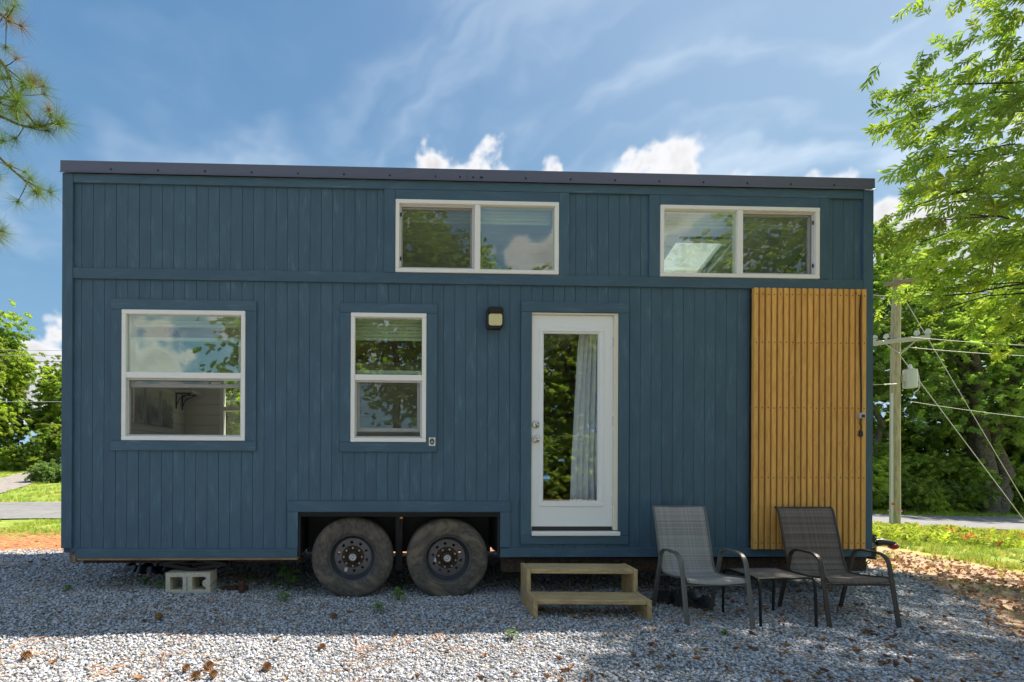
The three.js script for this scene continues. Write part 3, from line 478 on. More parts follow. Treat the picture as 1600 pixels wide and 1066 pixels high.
// slatted screen on the right
{
  const sc = part('slat_screen', house), x0 = 3.137, x1 = 4.214, n = 19, p = (x1 - x0) / n, scr = [];
  for (const y of [0.52, 1.12, 1.76, 2.36, 2.8]) mesh('batten', cbox(x0 + 0.01, x1 - 0.01, y - 0.03, y + 0.03, 0.0025, 0.02), mat(0.05, 0.04, 0.03, 0.9), sc);
  mesh('gap_shade_sheet', cbox(x0 + 0.004, x1 - 0.004, 0.466, 2.858, 0.0012, 0.003, 0.0005), mat(0.018, 0.014, 0.011, 0.95), sc);  // dark sheet that puts the shade of the slat gaps into colour
  for (let i = 0; i < n; i++) {
    const a = x0 + i * p + 0.0085 + rnd(-0.0008, 0.0008), top = 2.861 + rnd(-0.002, 0), b = 0.462 + rnd(-0.003, 0.003);
    mesh('slat', cbox(a, a + p - 0.017, b, top, 0.0215, 0.058 + rnd(0, 0.0015), 0.003), cedar[Math.floor(R() * 4)], sc);
    for (const y of [0.52, 1.12, 1.76, 2.36, 2.8]) scr.push(cyl([a + p / 2 - 0.0085 + rnd(-0.003, 0.003), y + rnd(-0.005, 0.005), 0.056], [a + p / 2 - 0.0085, y, 0.0605], 0.0052, 7));
  }
  stuff(mesh('slat_screw', merge(scr), darkSteel, sc));
}
// the cable with its box and plug on the screen
{
  const t = thing('power_cable', 'black hanging cable with grey box and plug on the wooden slats', 'cable'); t.position.copy(house.position); t.rotation.copy(house.rotation);
  mesh('cord', bar(curve([[4.135, 2.805, 0.072], [4.130, 2.6, 0.068], [4.140, 2.2, 0.066], [4.150, 1.85, 0.066], [4.146, 1.72, 0.068]], 30), 0.0055, 6), blackPaint, t);
  mesh('outlet_box', cbox(4.115, 4.17, 1.665, 1.715, 0.0605, 0.093, 0.004), mat(0.5, 0.5, 0.5, 0.5), t); mesh('socket_face', cbox(4.127, 4.158, 1.673, 1.70, 0.093, 0.096, 0.001), blackPaint, t);
  mesh('tail', bar(curve([[4.15, 1.67, 0.072], [4.138, 1.63, 0.068], [4.15, 1.59, 0.069], [4.142, 1.55, 0.069]], 16), 0.005, 6), blackPaint, t);
  mesh('plug', bar([V(4.142, 1.56, 0.069), V(4.142, 1.54, 0.071), V(4.142, 1.505, 0.071), V(4.142, 1.5, 0.071)], [0.008, 0.016, 0.018, 0.01], 10), blackPaint, t);
}
// wall lamp
{
  const t = thing('wall_lamp', 'small black wall lamp with a cream lens beside the door', 'lamp'); t.position.copy(house.position); t.rotation.copy(house.rotation);
  const rr = (x0, x1, y0, y1, r) => { const s = new THREE.Shape(); s.moveTo(x0 + r, y0); s.lineTo(x1 - r, y0); s.absarc(x1 - r, y0 + r, r, -Math.PI / 2, 0); s.lineTo(x1, y1 - r); s.absarc(x1 - r, y1 - r, r, 0, Math.PI / 2); s.lineTo(x0 + r, y1); s.absarc(x0 + r, y1 - r, r, Math.PI / 2, Math.PI); s.lineTo(x0, y0 + r); s.absarc(x0 + r, y0 + r, r, Math.PI, 1.5 * Math.PI); return s; };
  const ex = (s, d, b, z) => { const g = new THREE.ExtrudeGeometry(s, { depth: d, bevelEnabled: true, bevelSize: b, bevelThickness: b, bevelSegments: 4, curveSegments: 8 }); g.translate(0, 0, z); return g; };
  const dark = mat(0.02, 0.017, 0.016, 0.3);
  mesh('housing', ex(rr(0.694, 0.823, 2.463, 2.641, 0.022), 0.055, 0.01, 0.008), dark, t);
  mesh('hood', ex(rr(0.706, 0.811, 2.592, 2.636, 0.012), 0.02, 0.008, 0.07), dark, t);
  mesh('lens', ex(rr(0.706, 0.811, 2.484, 2.576, 0.014), 0.012, 0.008, 0.066), mat(0.72, 0.66, 0.36, 0.35), t);
}
// curtain behind the door glass, prints and shelf at the left end
{
  const pos = [], idx = [], uv = [], nx = 60, ny = 24;
  for (let j = 0; j <= ny; j++) for (let i = 0; i <= nx; i++) { const v = j / ny, u = i / nx, l = lerp(1.615, 1.515, Math.pow(v, 0.7)), x = lerp(l, 1.80, u), f = lerp(0.012, 0.026, v); pos.push(x, lerp(2.47, 0.68, v), -0.19 + f * Math.sin(u * 30 + 2.2 * Math.sin(v * 2.2) + 0.8 * n2(u * 3, v * 2))); uv.push(u, v); if (i < nx && j < ny) { const a = j * (nx + 1) + i; idx.push(a, a + nx + 1, a + 1, a + 1, a + nx + 1, a + nx + 2); } }
  const g = new THREE.BufferGeometry(); g.setAttribute('position', new THREE.Float32BufferAttribute(pos, 3)); g.setAttribute('uv', new THREE.Float32BufferAttribute(uv, 2)); g.setIndex(idx); g.computeVertexNormals();
  const c = mesh('curtain', g, mat(0.88, 0.93, 0.98, 0.9, { side: THREE.DoubleSide })); tag(c, 'white pleated curtain gathered behind the door glass', 'curtain'); c.position.copy(house.position); c.rotation.copy(house.rotation);
  const place = (o) => { o.position.copy(house.position); o.rotation.copy(house.rotation); return o; };
  [[-1.24, -1.02, 'pale grey abstract print nearest the window on the end wall'], [-1.62, -1.29, 'dark grey abstract print in the middle of the end wall'], [-2.02, -1.68, 'grey abstract print with an ochre line nearest the shelf']].forEach(([z0, z1, label], k) => {
    const t = place(thing('canvas_print', label, 'picture', 'prints on the end wall'));
    const cv = document.createElement('canvas'); cv.width = 160; cv.height = 200; const x = cv.getContext('2d'), r = rng(50 + k);
    x.fillStyle = '#cfcdc8'; x.fillRect(0, 0, 160, 200);
    for (let i = 0; i < 60; i++) { const s = 60 + r() * 150; x.fillStyle = `rgba(${s},${s * 1.0},${s * 1.03},0.18)`; x.beginPath(); x.ellipse(r() * 160, 70 + r() * 140, 20 + r() * 50, 8 + r() * 26, r() * 3, 0, 7); x.fill(); }
    x.strokeStyle = k === 2 ? 'rgba(170,130,60,0.8)' : 'rgba(70,75,80,0.6)'; x.lineWidth = 3; x.beginPath(); x.moveTo(50, 170); x.bezierCurveTo(80, 120, 70, 90, 120, 40); x.stroke();
    const tx = new THREE.CanvasTexture(cv); tx.colorSpace = THREE.SRGBColorSpace;
    mesh('stretcher', cbox(HL + 0.102, HL + 0.122, 1.67, 2.1, z0, z1), mat(0.6, 0.6, 0.58, 0.8), t);
    const f = new THREE.PlaneGeometry(z1 - z0 - 0.004, 0.426); f.rotateY(Math.PI / 2); f.translate(HL + 0.1235, 1.885, (z0 + z1) / 2); mesh('print', f, new THREE.MeshStandardMaterial({ map: tx, roughness: 0.8 }), t);
  });
  const sh = place(thing('wall_shelf', 'white shelf on two black curved brackets inside the left window', 'shelf'));
  mesh('plank', cbox(HL + 0.101, HL + 0.34, 2.14, 2.165, -2.42, -2.08), interior, sh);
  for (const z of [-2.15, -2.34]) mesh('bracket', merge([cbox(HL + 0.101, HL + 0.113, 1.93, 2.138, z - 0.012, z + 0.012), cbox(HL + 0.113, HL + 0.3, 2.126, 2.138, z - 0.012, z + 0.012), bar(curve([[HL + 0.108, 1.96, z], [HL + 0.15, 2.06, z], [HL + 0.28, 2.128, z]], 10), 0.006, 6)]), blackPaint, sh);
}

// ---------------------------------------------------------------- wooden steps
{
  const t = thing('wooden_steps', 'two-tread wooden steps standing on the gravel below the door', 'steps'); t.position.set(1.43, 0, -4.05); t.rotation.y = -0.03;
  const w = 0.46, T = 0.036;
  for (const s of [-1, 1]) { const a = s < 0 ? -w : w - T; mesh('side_board', cbox(a, a + T, -0.03, 0.355, -0.54, -0.27, 0.004), stepWood, t); mesh('side_board', cbox(a + 0.0005, a + T - 0.0005, -0.03, 0.172, -0.268, 0, 0.004), stepWood, t); }
  for (const [y, z0, z1] of [[0.169, -0.138, -0.003], [0.1685, -0.268, -0.145], [0.352, -0.538, -0.405], [0.3525, -0.402, -0.273]]) mesh('tread', cbox(-w + T + 0.001, w - T - 0.001, y - 0.037, y, z0, z1, 0.005), stepWood, t);
  mesh('mending_plate', cbox(-w - 0.003, -w - 0.0003, 0.12, 0.255, -0.315, -0.29, 0.0005), mat(0.4, 0.41, 0.42, 0.4, { metalness: 0.6 }), t);
}
// ---------------------------------------------------------------- chairs and side table
function sling(c1, c2, seed) {
  return texture(256, 512, (u, v) => { const row = Math.floor(v * 128), k = 0.5 + 0.5 * n2(row * 0.9, seed), col = 0.5 + 0.5 * n2(Math.floor(u * 60) * 0.7, seed + 3), th = 0.85 + 0.15 * Math.sin(v * 128 * 6.28) * Math.sin(u * 120 * 6.28), t = clamp(0.65 * k + 0.35 * col); return rgb(...[0, 1, 2].map((i) => lerp(c1[i], c2[i], t) * th)); }, 0.5, 1.35);
}
function chair(label, frame, fabric, x, z, turn, half) {
  const t = thing('sling_chair', label, 'chair', 'patio chairs beside the steps'); t.position.set(x, ground(x, z - 0.3) - 0.005, z); t.rotation.y = turn;
  const legPath = spline2([[0.0, 0], [-0.035, 0.2], [-0.075, 0.42], [-0.1, 0.515], [-0.16, 0.560], [-0.26, 0.566], [-0.36, 0.560], [-0.415, 0.52], [-0.435, 0.45], [-0.495, 0.24], [-0.56, 0]], 44);
  for (const s of [-1, 1]) mesh('side_frame', flatbar(legPath, s * half, 0.036, 0.017), frame, t);
  const prof = spline2([[-0.045, 0.355], [-0.055, 0.378], [-0.09, 0.384], [-0.25, 0.362], [-0.40, 0.352], [-0.465, 0.385], [-0.505, 0.5], [-0.555, 0.7], [-0.595, 0.84], [-0.615, 0.885], [-0.64, 0.897]], 60), w = half - 0.03;
  const pos = [], uv = [], idx = []; let len = 0;
  prof.forEach(([pz, py], j) => { if (j) len += Math.hypot(pz - prof[j - 1][0], py - prof[j - 1][1]); for (let i = 0; i <= 8; i++) { const u = i / 8 * 2 - 1, sag = (1 - u * u) * (len < 0.45 ? -0.012 : 0) - 0.0; pos.push(u * w, py + sag, pz - (len > 0.5 ? 0.014 * (1 - u * u) : 0)); uv.push(u * w, len); if (j && i) { const a = (j - 1) * 9 + i - 1; idx.push(a, a + 1, a + 9, a + 1, a + 10, a + 9); } } });
  const g = new THREE.BufferGeometry(); g.setAttribute('position', new THREE.Float32BufferAttribute(pos, 3)); g.setAttribute('uv', new THREE.Float32BufferAttribute(uv, 2)); g.setIndex(idx); g.computeVertexNormals();
  mesh('sling_seat', g, new THREE.MeshStandardMaterial({ map: fabric, roughness: 0.75, side: THREE.DoubleSide }), t);
  for (const s of [-1, 1]) mesh('sling_rail', bar(prof.map(([pz, py]) => V(s * (w + 0.004), py, pz)), 0.0095, 8), frame, t);
  mesh('front_bar', cyl([-half, 0.335, -0.062], [half, 0.335, -0.062], 0.009, 8), frame, t); mesh('rear_bar', cyl([-half, 0.33, -0.463], [half, 0.33, -0.463], 0.009, 8), frame, t); mesh('top_bar', cyl([-w - 0.01, 0.893, -0.637], [w + 0.01, 0.893, -0.637], 0.009, 8), frame, t);
}
chair('light grey striped sling chair with a grey frame, next to the steps', mat(0.15, 0.145, 0.14, 0.45, { metalness: 0.35 }), sling([0.20, 0.19, 0.18], [0.48, 0.46, 0.43], 5), 2.365, -3.94, 0.0, 0.25);
chair('dark brown striped sling chair in front of the wooden slats', mat(0.075, 0.058, 0.052, 0.42, { metalness: 0.35 }), sling([0.075, 0.055, 0.047], [0.30, 0.235, 0.20], 9), 3.54, -4.03, 0.0, 0.27);
{
  const t = thing('side_table', 'low black metal side table between the two chairs', 'table'); t.position.set(2.92, ground(2.92, -4.25) - 0.005, -4.23); t.rotation.y = 0.06;
  const hw = 0.225, hd = 0.21, m = mat(0.016, 0.016, 0.017, 0.42, { metalness: 0.3 });
  for (const s of [-1, 1]) mesh('leg_hoop', bar(curve([[s * hw, 0, hd + 0.01], [s * hw, 0.2, hd + 0.005], [s * hw, 0.34, hd - 0.004], [s * hw, 0.385, hd - 0.045], [s * hw, 0.388, 0], [s * hw, 0.385, -hd + 0.045], [s * hw, 0.34, -hd + 0.004], [s * hw, 0.2, -hd - 0.005], [s * hw, 0, -hd - 0.01]], 50), 0.0105, 10), m, t);
  for (const s of [-1, 1]) mesh('rim_bar', cyl([-hw, 0.386, s * (hd - 0.025)], [hw, 0.386, s * (hd - 0.025)], 0.009, 8), m, t);
  const wires = []; for (let i = 1; i < 22; i++) wires.push(cbox(-hw, hw, 0.386, 0.3895, -hd + 0.02 + i * 0.0172 - 0.0035, -hd + 0.02 + i * 0.0172 + 0.0035, 0.001)); for (let i = 1; i < 24; i++) wires.push(cbox(-hw + i * 0.01875 - 0.0035, -hw + i * 0.01875 + 0.0035, 0.3875, 0.391, -hd + 0.02, hd - 0.02, 0.001));
  mesh('mesh_top', merge(wires), mat(0.24, 0.215, 0.20, 0.5, { metalness: 0.3 }), t);
}
// ---------------------------------------------------------------- block, jack, odds and ends under the house
{
  const s = new THREE.Shape(); s.moveTo(-0.195, 0); s.lineTo(0.195, 0); s.lineTo(0.195, 0.19); s.lineTo(-0.195, 0.19); s.closePath();
  const hole = (x0, x1, bulge) => { const h = new THREE.Path(), r = 0.014, y0 = 0.034, y1 = 0.156; h.moveTo(x0 + r, y0); h.lineTo(x1 - r, y0); h.quadraticCurveTo(x1, y0, x1, y0 + r); if (bulge) { h.lineTo(x1, 0.06); h.quadraticCurveTo(x1 - 0.03, 0.07, x1 - 0.03, 0.095); h.quadraticCurveTo(x1 - 0.03, 0.12, x1, 0.13); } h.lineTo(x1, y1 - r); h.quadraticCurveTo(x1, y1, x1 - r, y1); h.lineTo(x0 + r, y1); h.quadraticCurveTo(x0, y1, x0, y1 - r); h.lineTo(x0, y0 + r); h.quadraticCurveTo(x0, y0, x0 + r, y0); return h; };
  s.holes.push(hole(-0.16, -0.045, false), hole(0.035, 0.158, true));
  const g = new THREE.ExtrudeGeometry(s, { depth: 0.185, bevelEnabled: true, bevelSize: 0.002, bevelThickness: 0.002, bevelSegments: 1 });
  const conc = new THREE.MeshStandardMaterial({ map: texture(256, 256, (u, v) => { const k = 0.60 + 0.16 * tile(u, v, 24, 24, 2, 81) + 0.12 * tile(u, v, 2, 2, 3, 82); return rgb(k, k * 0.9, k * 0.72); }, 0.3, 0.3), bumpMap: texture(256, 256, (u, v) => { const k = 0.5 + 0.6 * tile(u, v, 26, 26, 3, 83); return [k, k, k]; }, 0.3, 0.3, false), bumpScale: 0.003, roughness: 1 });
  const b = thing('cinder_block', 'tan concrete block lying on its side under the jack', 'block'); b.position.set(-2.0, 0.062, -4.84); b.rotation.y = 0.05;
  mesh('block_body', g, conc, b); mesh('score_line', cbox(-0.0115, -0.0055, 0.03, 0.158, 0.1855, 0.1878, 0.0005), mat(0.09, 0.08, 0.06, 1), b);
  const sl = mesh('saw_groove', cbox(0.1965, 0.1978, 0.085, 0.093, 0.0, 0.185, 0.0004), mat(0.1, 0.085, 0.06, 1), b); sl.rotation.x = 0.1;
  const j = thing('scissor_jack', 'black folded scissor jack between the block and the house', 'jack'); j.position.set(-1.98, 0.256, -4.76);
  const arm = (x0, y0, x1, y1, z) => { const l = Math.hypot(x1 - x0, y1 - y0), k = cbox(-0.01, l + 0.01, -0.017, 0.017, -0.03, 0.03, 0.004); k.rotateZ(Math.atan2(y1 - y0, x1 - x0)); k.translate(x0, y0, z); return k; };
  const jm = mat(0.02, 0.021, 0.02, 0.7);
  for (const a of [[-0.04, 0.02, -0.295, 0.06, 0], [0.04, 0.02, 0.295, 0.06, 0], [-0.04, 0.1, -0.295, 0.06, 0.004], [0.04, 0.1, 0.295, 0.06, 0.004]]) mesh('arm', arm(...a), jm, j);
  mesh('base', cbox(-0.05, 0.05, 0, 0.03, -0.045, 0.045), jm, j); mesh('saddle', cbox(-0.07, 0.07, 0.095, 0.112, -0.04, 0.04), jm, j); mesh('screw', cyl([-0.31, 0.06, 0], [0.34, 0.06, 0], 0.009, 8), rust, j);
  for (const x of [-0.295, 0.295]) mesh('pivot', cyl([x, 0.06, -0.036], [x, 0.06, 0.038], 0.011, 10), rust, j);
}
function tarp(label, x, z, rx, rz, h, seed, m) {
  const pos = [], uv = [], idx = [], n = 36;
  for (let j = 0; j <= n; j++) for (let i = 0; i <= n; i++) { const a = i / n * 2 - 1, b = j / n * 2 - 1, q = Math.hypot(a, b), e = 1 + 0.25 * n2(Math.atan2(b, a) * 1.5, seed), px = x + a * rx * e, pz = z + b * rz * e; const k = Math.max(0, 1 - q * q); pos.push(px, ground(px, pz) - 0.012 + h * Math.sqrt(k) * (0.55 + 0.45 * n2(a * 2.3 + seed, b * 2.3) + 0.22 * n2(a * 6, b * 6 + seed)) + 0.012 * k, pz); uv.push(px, pz); if (i < n && j < n) { const c = j * (n + 1) + i; idx.push(c, c + n + 1, c + 1, c + 1, c + n + 1, c + n + 2); } }
  const g = new THREE.BufferGeometry(); g.setAttribute('position', new THREE.Float32BufferAttribute(pos, 3)); g.setAttribute('uv', new THREE.Float32BufferAttribute(uv, 2)); g.setIndex(idx); g.computeVertexNormals();
  return tag(mesh('crumpled_tarp', g, m), label, 'tarp');
}
tarp('crumpled black tarp on the gravel behind the grey chair', 2.47, -4.72, 0.30, 0.2, 0.15, 3, mat(0.012, 0.012, 0.013, 0.5));
tarp('crumpled black plastic on gravel left of the jack', -2.75, -5.6, 0.4, 0.25, 0.14, 8, mat(0.014, 0.017, 0.024, 0.35));
{
  const t = thing('wood_scrap', 'broken brown timber offcut lying right of the cinder block', 'timber'); const y = ground(-1.6, -4.75);
  mesh('offcut', merge([cbox(-1.74, -1.5, y + 0.01, y + 0.05, -4.83, -4.78), cbox(-1.555, -1.51, y, y + 0.115, -4.78, -4.72)]), new THREE.MeshStandardMaterial({ map: rust.map, color: new THREE.Color().setRGB(1.7, 1.3, 1.1), roughness: 0.95 }), t);
}

// ---------------------------------------------------------------- loose stones, leaves, needles, cones
const tmp = new THREE.Object3D(), col = new THREE.Color();
function instances(name, geo, m, list, parent) {                                              // list: [position, rotation, scale, colour]
  const im = shade(new THREE.InstancedMesh(geo, m, list.length));
  list.forEach(([p, r, s, c], i) => { tmp.position.set(...p); tmp.rotation.set(...r); Array.isArray(s) ? tmp.scale.set(...s) : tmp.scale.setScalar(s); tmp.updateMatrix(); im.setMatrixAt(i, tmp.matrix); if (c) im.setColorAt(i, col.setRGB(...c)); });
  im.name = parent ? name : numbered(name); (parent ?? scene).add(im);
  return stuff(im);
}
function stoneGeo(seed) { const g = new THREE.IcosahedronGeometry(1, 0), p = g.attributes.position, r = rng(seed), memo = new Map(); for (let i = 0; i < p.count; i++) { const k = [p.getX(i), p.getY(i), p.getZ(i)].map((v) => v.toFixed(3)).join(); if (!memo.has(k)) memo.set(k, [0.65 + 0.6 * r(), 0.65 + 0.6 * r(), 0.65 + 0.6 * r()]); const m = memo.get(k); p.setXYZ(i, p.getX(i) * m[0], p.getY(i) * m[1] * 0.72, p.getZ(i) * m[2]); } g.computeVertexNormals(); return g; }
{
  const r = rng(99), lists = [[], [], [], []];
  for (let z = -2.55; z > -7.4;) {
    const d = -z, sp = d < 5 ? 0.0155 : 0.0235;
    for (let x = -0.85 * d - 0.35; x < 1.22 * d + 0.25; x += sp) {
      const px = x + (r() - 0.5) * sp * 1.6, pz = z + (r() - 0.5) * sp * 1.6, e = gravelIn(px, pz);
      if (e < -0.12 || (e < 0.1 && r() > 0.35 + e * 3)) continue;
      const s = (0.0055 + 0.0072 * Math.pow(r(), 2)) * (d < 5 ? 1 : 1.25), q = r(), tone = q < 0.06 ? 0.58 + 0.14 * r() : q < 0.32 ? 0.20 + 0.1 * r() : 0.38 + 0.2 * r(), warm = r();
      lists[Math.floor(r() * 4)].push([[px, ground(px, pz) + 0.006 + s * 0.35 + (r() < 0.25 ? s * 0.7 : 0), pz], [r() * 0.9 - 0.45, r() * 6.3, r() * 0.9 - 0.45], [s * (0.8 + 0.5 * r()), s * (0.75 + 0.4 * r()), s * (0.8 + 0.5 * r())], warm < 0.2 ? [tone * 1.1, tone * 0.96, tone * 0.82] : [tone * 0.95, tone, tone * 1.1]]);
    }
    z -= sp;
  }
  const m = new THREE.MeshStandardMaterial({ roughness: 0.95 });
  lists.forEach((l, i) => tag(instances('gravel', stoneGeo(200 + i), m, l), 'loose crushed grey stones covering the pad', 'gravel'));
}
// one leaf: folded along its middle, pointed at both ends
function leafTris(out, base, dir, side, up, L, W, fold = 0.2, curl = 0.12) {
  const at = (a, b, c) => base.clone().addScaledVector(dir, a * L).addScaledVector(side, b * W).addScaledVector(up, c * L);
  const B = at(0, 0, 0), C = at(0.55, 0, -fold * 0.2), T = at(1, 0, -curl), l = at(0.5, -0.5, fold * 0.12), r = at(0.5, 0.5, fold * 0.12);
  for (const [p, q, s] of [[B, C, l], [C, T, l], [B, r, C], [C, r, T]]) out.push(...p.toArray(), ...q.toArray(), ...s.toArray());
}
{
  const r = rng(140), geo = []; leafTris(geo, V(-0.5, 0, 0), V(1, 0, 0), V(0, 0, 1), V(0, 1, 0), 1, 0.42, 1.2, -0.15);
  const g = soup(geo), list = [], m = mat(1, 1, 1, 0.85, { side: THREE.DoubleSide });
  for (let i = 0; i < 2600; i++) {
    const z = -2.6 - 5.4 * Math.pow(r(), 1.3), x = lerp(0.85 * z, -1.22 * z, r()), e = gravelIn(x, z), right = sstep(x, 0, 2.5), thick = e < 0.15 && x > 3.5 ? 1 : 0.14 + 0.5 * right;
    if (r() > thick || fbm2(x * 0.9, z * 0.9, 2) < -0.18 + 0.25 * r()) continue;
    const s = 0.028 + 0.04 * r(), c = r(), k = 0.7 + 0.6 * r();
    list.push([[x, ground(x, z) + 0.026, z], [(r() - 0.5) * 0.8, r() * 6.3, (r() - 0.5) * 0.8], [s, s, s * (0.8 + 0.6 * r())], c < 0.5 ? [0.30 * k, 0.14 * k, 0.06 * k] : c < 0.8 ? [0.19 * k, 0.10 * k, 0.055 * k] : [0.40 * k, 0.25 * k, 0.11 * k]]);
  }
  for (let i = 0; i < 3400; i++) { const z = -2.8 - 6 * r(), x = lerp(-0.8 * z + 0.6, -1.25 * z + 1, r()), e = gravelIn(x, z); if (e > 0.1 || r() > sstep(-e, -0.3, 0.2) * (1 - sstep(-e, 0.8, 3.4)) * 0.9 + 0.03) continue; const s = 0.03 + 0.045 * r(), c = r(), k = 0.7 + 0.6 * r(); list.push([[x, ground(x, z) + 0.012 + 0.02 * r(), z], [(r() - 0.5) * 0.9, r() * 6.3, (r() - 0.5) * 0.9], [s, s, s * (0.8 + 0.6 * r())], c < 0.4 ? [0.52 * k, 0.29 * k, 0.15 * k] : c < 0.6 ? [0.36 * k, 0.23 * k, 0.15 * k] : [0.64 * k, 0.48 * k, 0.32 * k]]); }
  tag(instances('fallen_leaves', g, m, list), 'brown fallen leaves scattered on the gravel and earth', 'leaves');
  const nd = soup([-0.5, 0, 0.01, 0.5, 0, 0.006, 0.0, 0.05, 0, -0.5, 0, -0.01, 0.0, 0.05, 0, 0.5, 0, -0.006]), nl = [];
  for (let i = 0; i < 9000; i++) {
    const far = i > 2600, z = far ? -6.7 - 2.6 * r() : -2.6 - 4 * Math.pow(r(), 1.2), x = far ? lerp(-9.5, -2.6, r()) : lerp(0.85 * z, -1.22 * z, r());
    if (!far && fbm2(x * 0.8 + 4, z * 0.8, 2) < 0.08) continue;
    const k = 0.7 + 0.6 * r(); nl.push([[x, ground(x, z) + (far ? 0.008 + 0.03 * r() : 0.026), z], [(r() - 0.5) * 0.4, r() * 6.3, (r() - 0.5) * 0.4], [0.08 + 0.12 * r(), 0.08, 0.25], [0.50 * k, 0.25 * k, 0.10 * k]]);
  }
  tag(instances('pine_straw', nd, m, nl), 'orange dry pine needles strewn over gravel and bare earth', 'pine straw');
}
{
  const cone = []; for (let i = 0; i < 70; i++) { const t = i / 70, a = i * 2.39996, rr = 0.031 * Math.sin(Math.PI * (0.16 + 0.8 * t)), y = 0.075 * t, d = V(Math.cos(a), 0.35 + 0.5 * (t - 0.3), Math.sin(a)).normalize(), s = V(-Math.sin(a), 0, Math.cos(a)), u = d.clone().cross(s); leafTris(cone, V(Math.cos(a) * rr * 0.3, y, Math.sin(a) * rr * 0.3), d, s, u, rr * 0.95 + 0.004, 0.015, 0.6, 0.1); }
  const body = new THREE.LatheGeometry([[0, 0], [0.012, 0.01], [0.014, 0.03], [0.009, 0.06], [0, 0.078]].map((p) => new THREE.Vector2(...p)), 8);
  const g = merge([soup(cone), body]), m = mat(0.30, 0.17, 0.08, 0.9, { side: THREE.DoubleSide });
  const spots = [[-1.22, -3.0], [-1.125, -3.0], [-0.58, -3.45], [-0.85, -3.12], [-1.33, -3.1], [-1.2, -3.13], [-2.42, -3.3], [-1.9, -3.95], [-0.6, -4.15]];
  spots.forEach(([x, z], i) => { const c = mesh('pine_cone', g, m); tag(c, ['open brown pine cone at the near edge of the sunlit gravel, left of a pair', 'open brown pine cone at the near edge of the sunlit gravel, right of a pair', 'open brown pine cone on sunlit gravel close to the shadow edge', 'rightmost pine cone near the bottom of the sunlit gravel', 'open brown pine cone just behind the near pair, left one', 'open brown pine cone just behind the near pair, right one', 'leftmost pine cone on the sunlit gravel', 'pine cone on the shaded gravel below the cinder block', 'pine cone on the shaded gravel before the front wheel'][i], 'pine cone', 'pine cones on the gravel'); c.position.set(x, ground(x, z) + 0.028, z); c.rotation.set(1.35 + rnd(-0.2, 0.2), rnd(0, 6), rnd(-0.3, 0.3)); c.scale.setScalar(rnd(0.65, 0.85)); });
}

// ---------------------------------------------------------------- plants
const leafMat = (k = 0.42) => new THREE.MeshPhysicalMaterial({ color: 0xffffff, roughness: 0.9, transmission: k, thickness: 0, side: THREE.DoubleSide, ior: 1.3 });
const foliage = leafMat(0.6), barkMap = texture(512, 512, (u, v) => { const a = tile(u, v, 9, 2.2, 4, 111), k = clamp(0.12 + 0.15 * a + 0.06 * tile(u, v, 1, 1, 3, 113), 0.02, 0.4); return rgb(k * 1.1, k * 0.95, k * 0.78); }, 0.63, 1.2), barkBump = texture(512, 512, (u, v) => { const a = 0.5 + 0.8 * tile(u, v, 9, 2.2, 4, 111); return [a, a, a]; }, 0.63, 1.2, false);
const bark = new THREE.MeshStandardMaterial({ map: barkMap, bumpMap: barkBump, bumpScale: 0.02, roughness: 1 });
// a twig with leaves, about 1 long
function spray(n, leaf, wide, seed, whorl = false) {
  const r = rng(seed), out = [];
  for (let i = 0; i < n; i++) {
    const t = whorl ? 0.5 + 0.5 * (i / n) : 0.08 + 0.9 * (i / n), a = i * 2.4 + r(), bend = V(t, -0.12 * t * t, 0), d = V(0.45 + 0.5 * r(), Math.sin(a) * 0.7 - 0.15, Math.cos(a) * 0.8).normalize(), side = d.clone().cross(V(r() - 0.5, 1, r() - 0.5)).normalize(), up = side.clone().cross(d).normalize();
    leafTris(out, bend, d, side, up, leaf * (0.7 + 0.5 * r()), leaf * wide, 0.5, 0.15 * r());
  }
  const stem = bar([V(0, 0, 0), V(0.5, -0.03, 0), V(1, -0.12, 0)], [0.012, 0.008, 0.003], 3, false);
  return { leaves: soup(out), all: merge([soup(out), stem]) };
}
const oakSpray = [spray(20, 0.42, 0.30, 1).all, spray(18, 0.46, 0.26, 2).all], farSpray = [spray(30, 0.42, 0.55, 3).leaves, spray(28, 0.46, 0.5, 4).leaves, spray(34, 0.38, 0.6, 5).leaves];
const branch = (a, b, r0, r1, sag, r, n = 7) => { const pts = [], rad = []; for (let i = 0; i <= n; i++) { const t = i / n; pts.push(V(lerp(a.x, b.x, t) + (i && i < n ? (r() - 0.5) * 0.06 * a.distanceTo(b) : 0), lerp(a.y, b.y, t) + sag * Math.sin(Math.PI * t) + (i && i < n ? (r() - 0.5) * 0.05 * a.distanceTo(b) : 0), lerp(a.z, b.z, t) + (i && i < n ? (r() - 0.5) * 0.06 * a.distanceTo(b) : 0))); rad.push(lerp(r0, r1, t)); } return { geo: bar(pts, rad, r0 > 0.06 ? 9 : 5), pts }; };
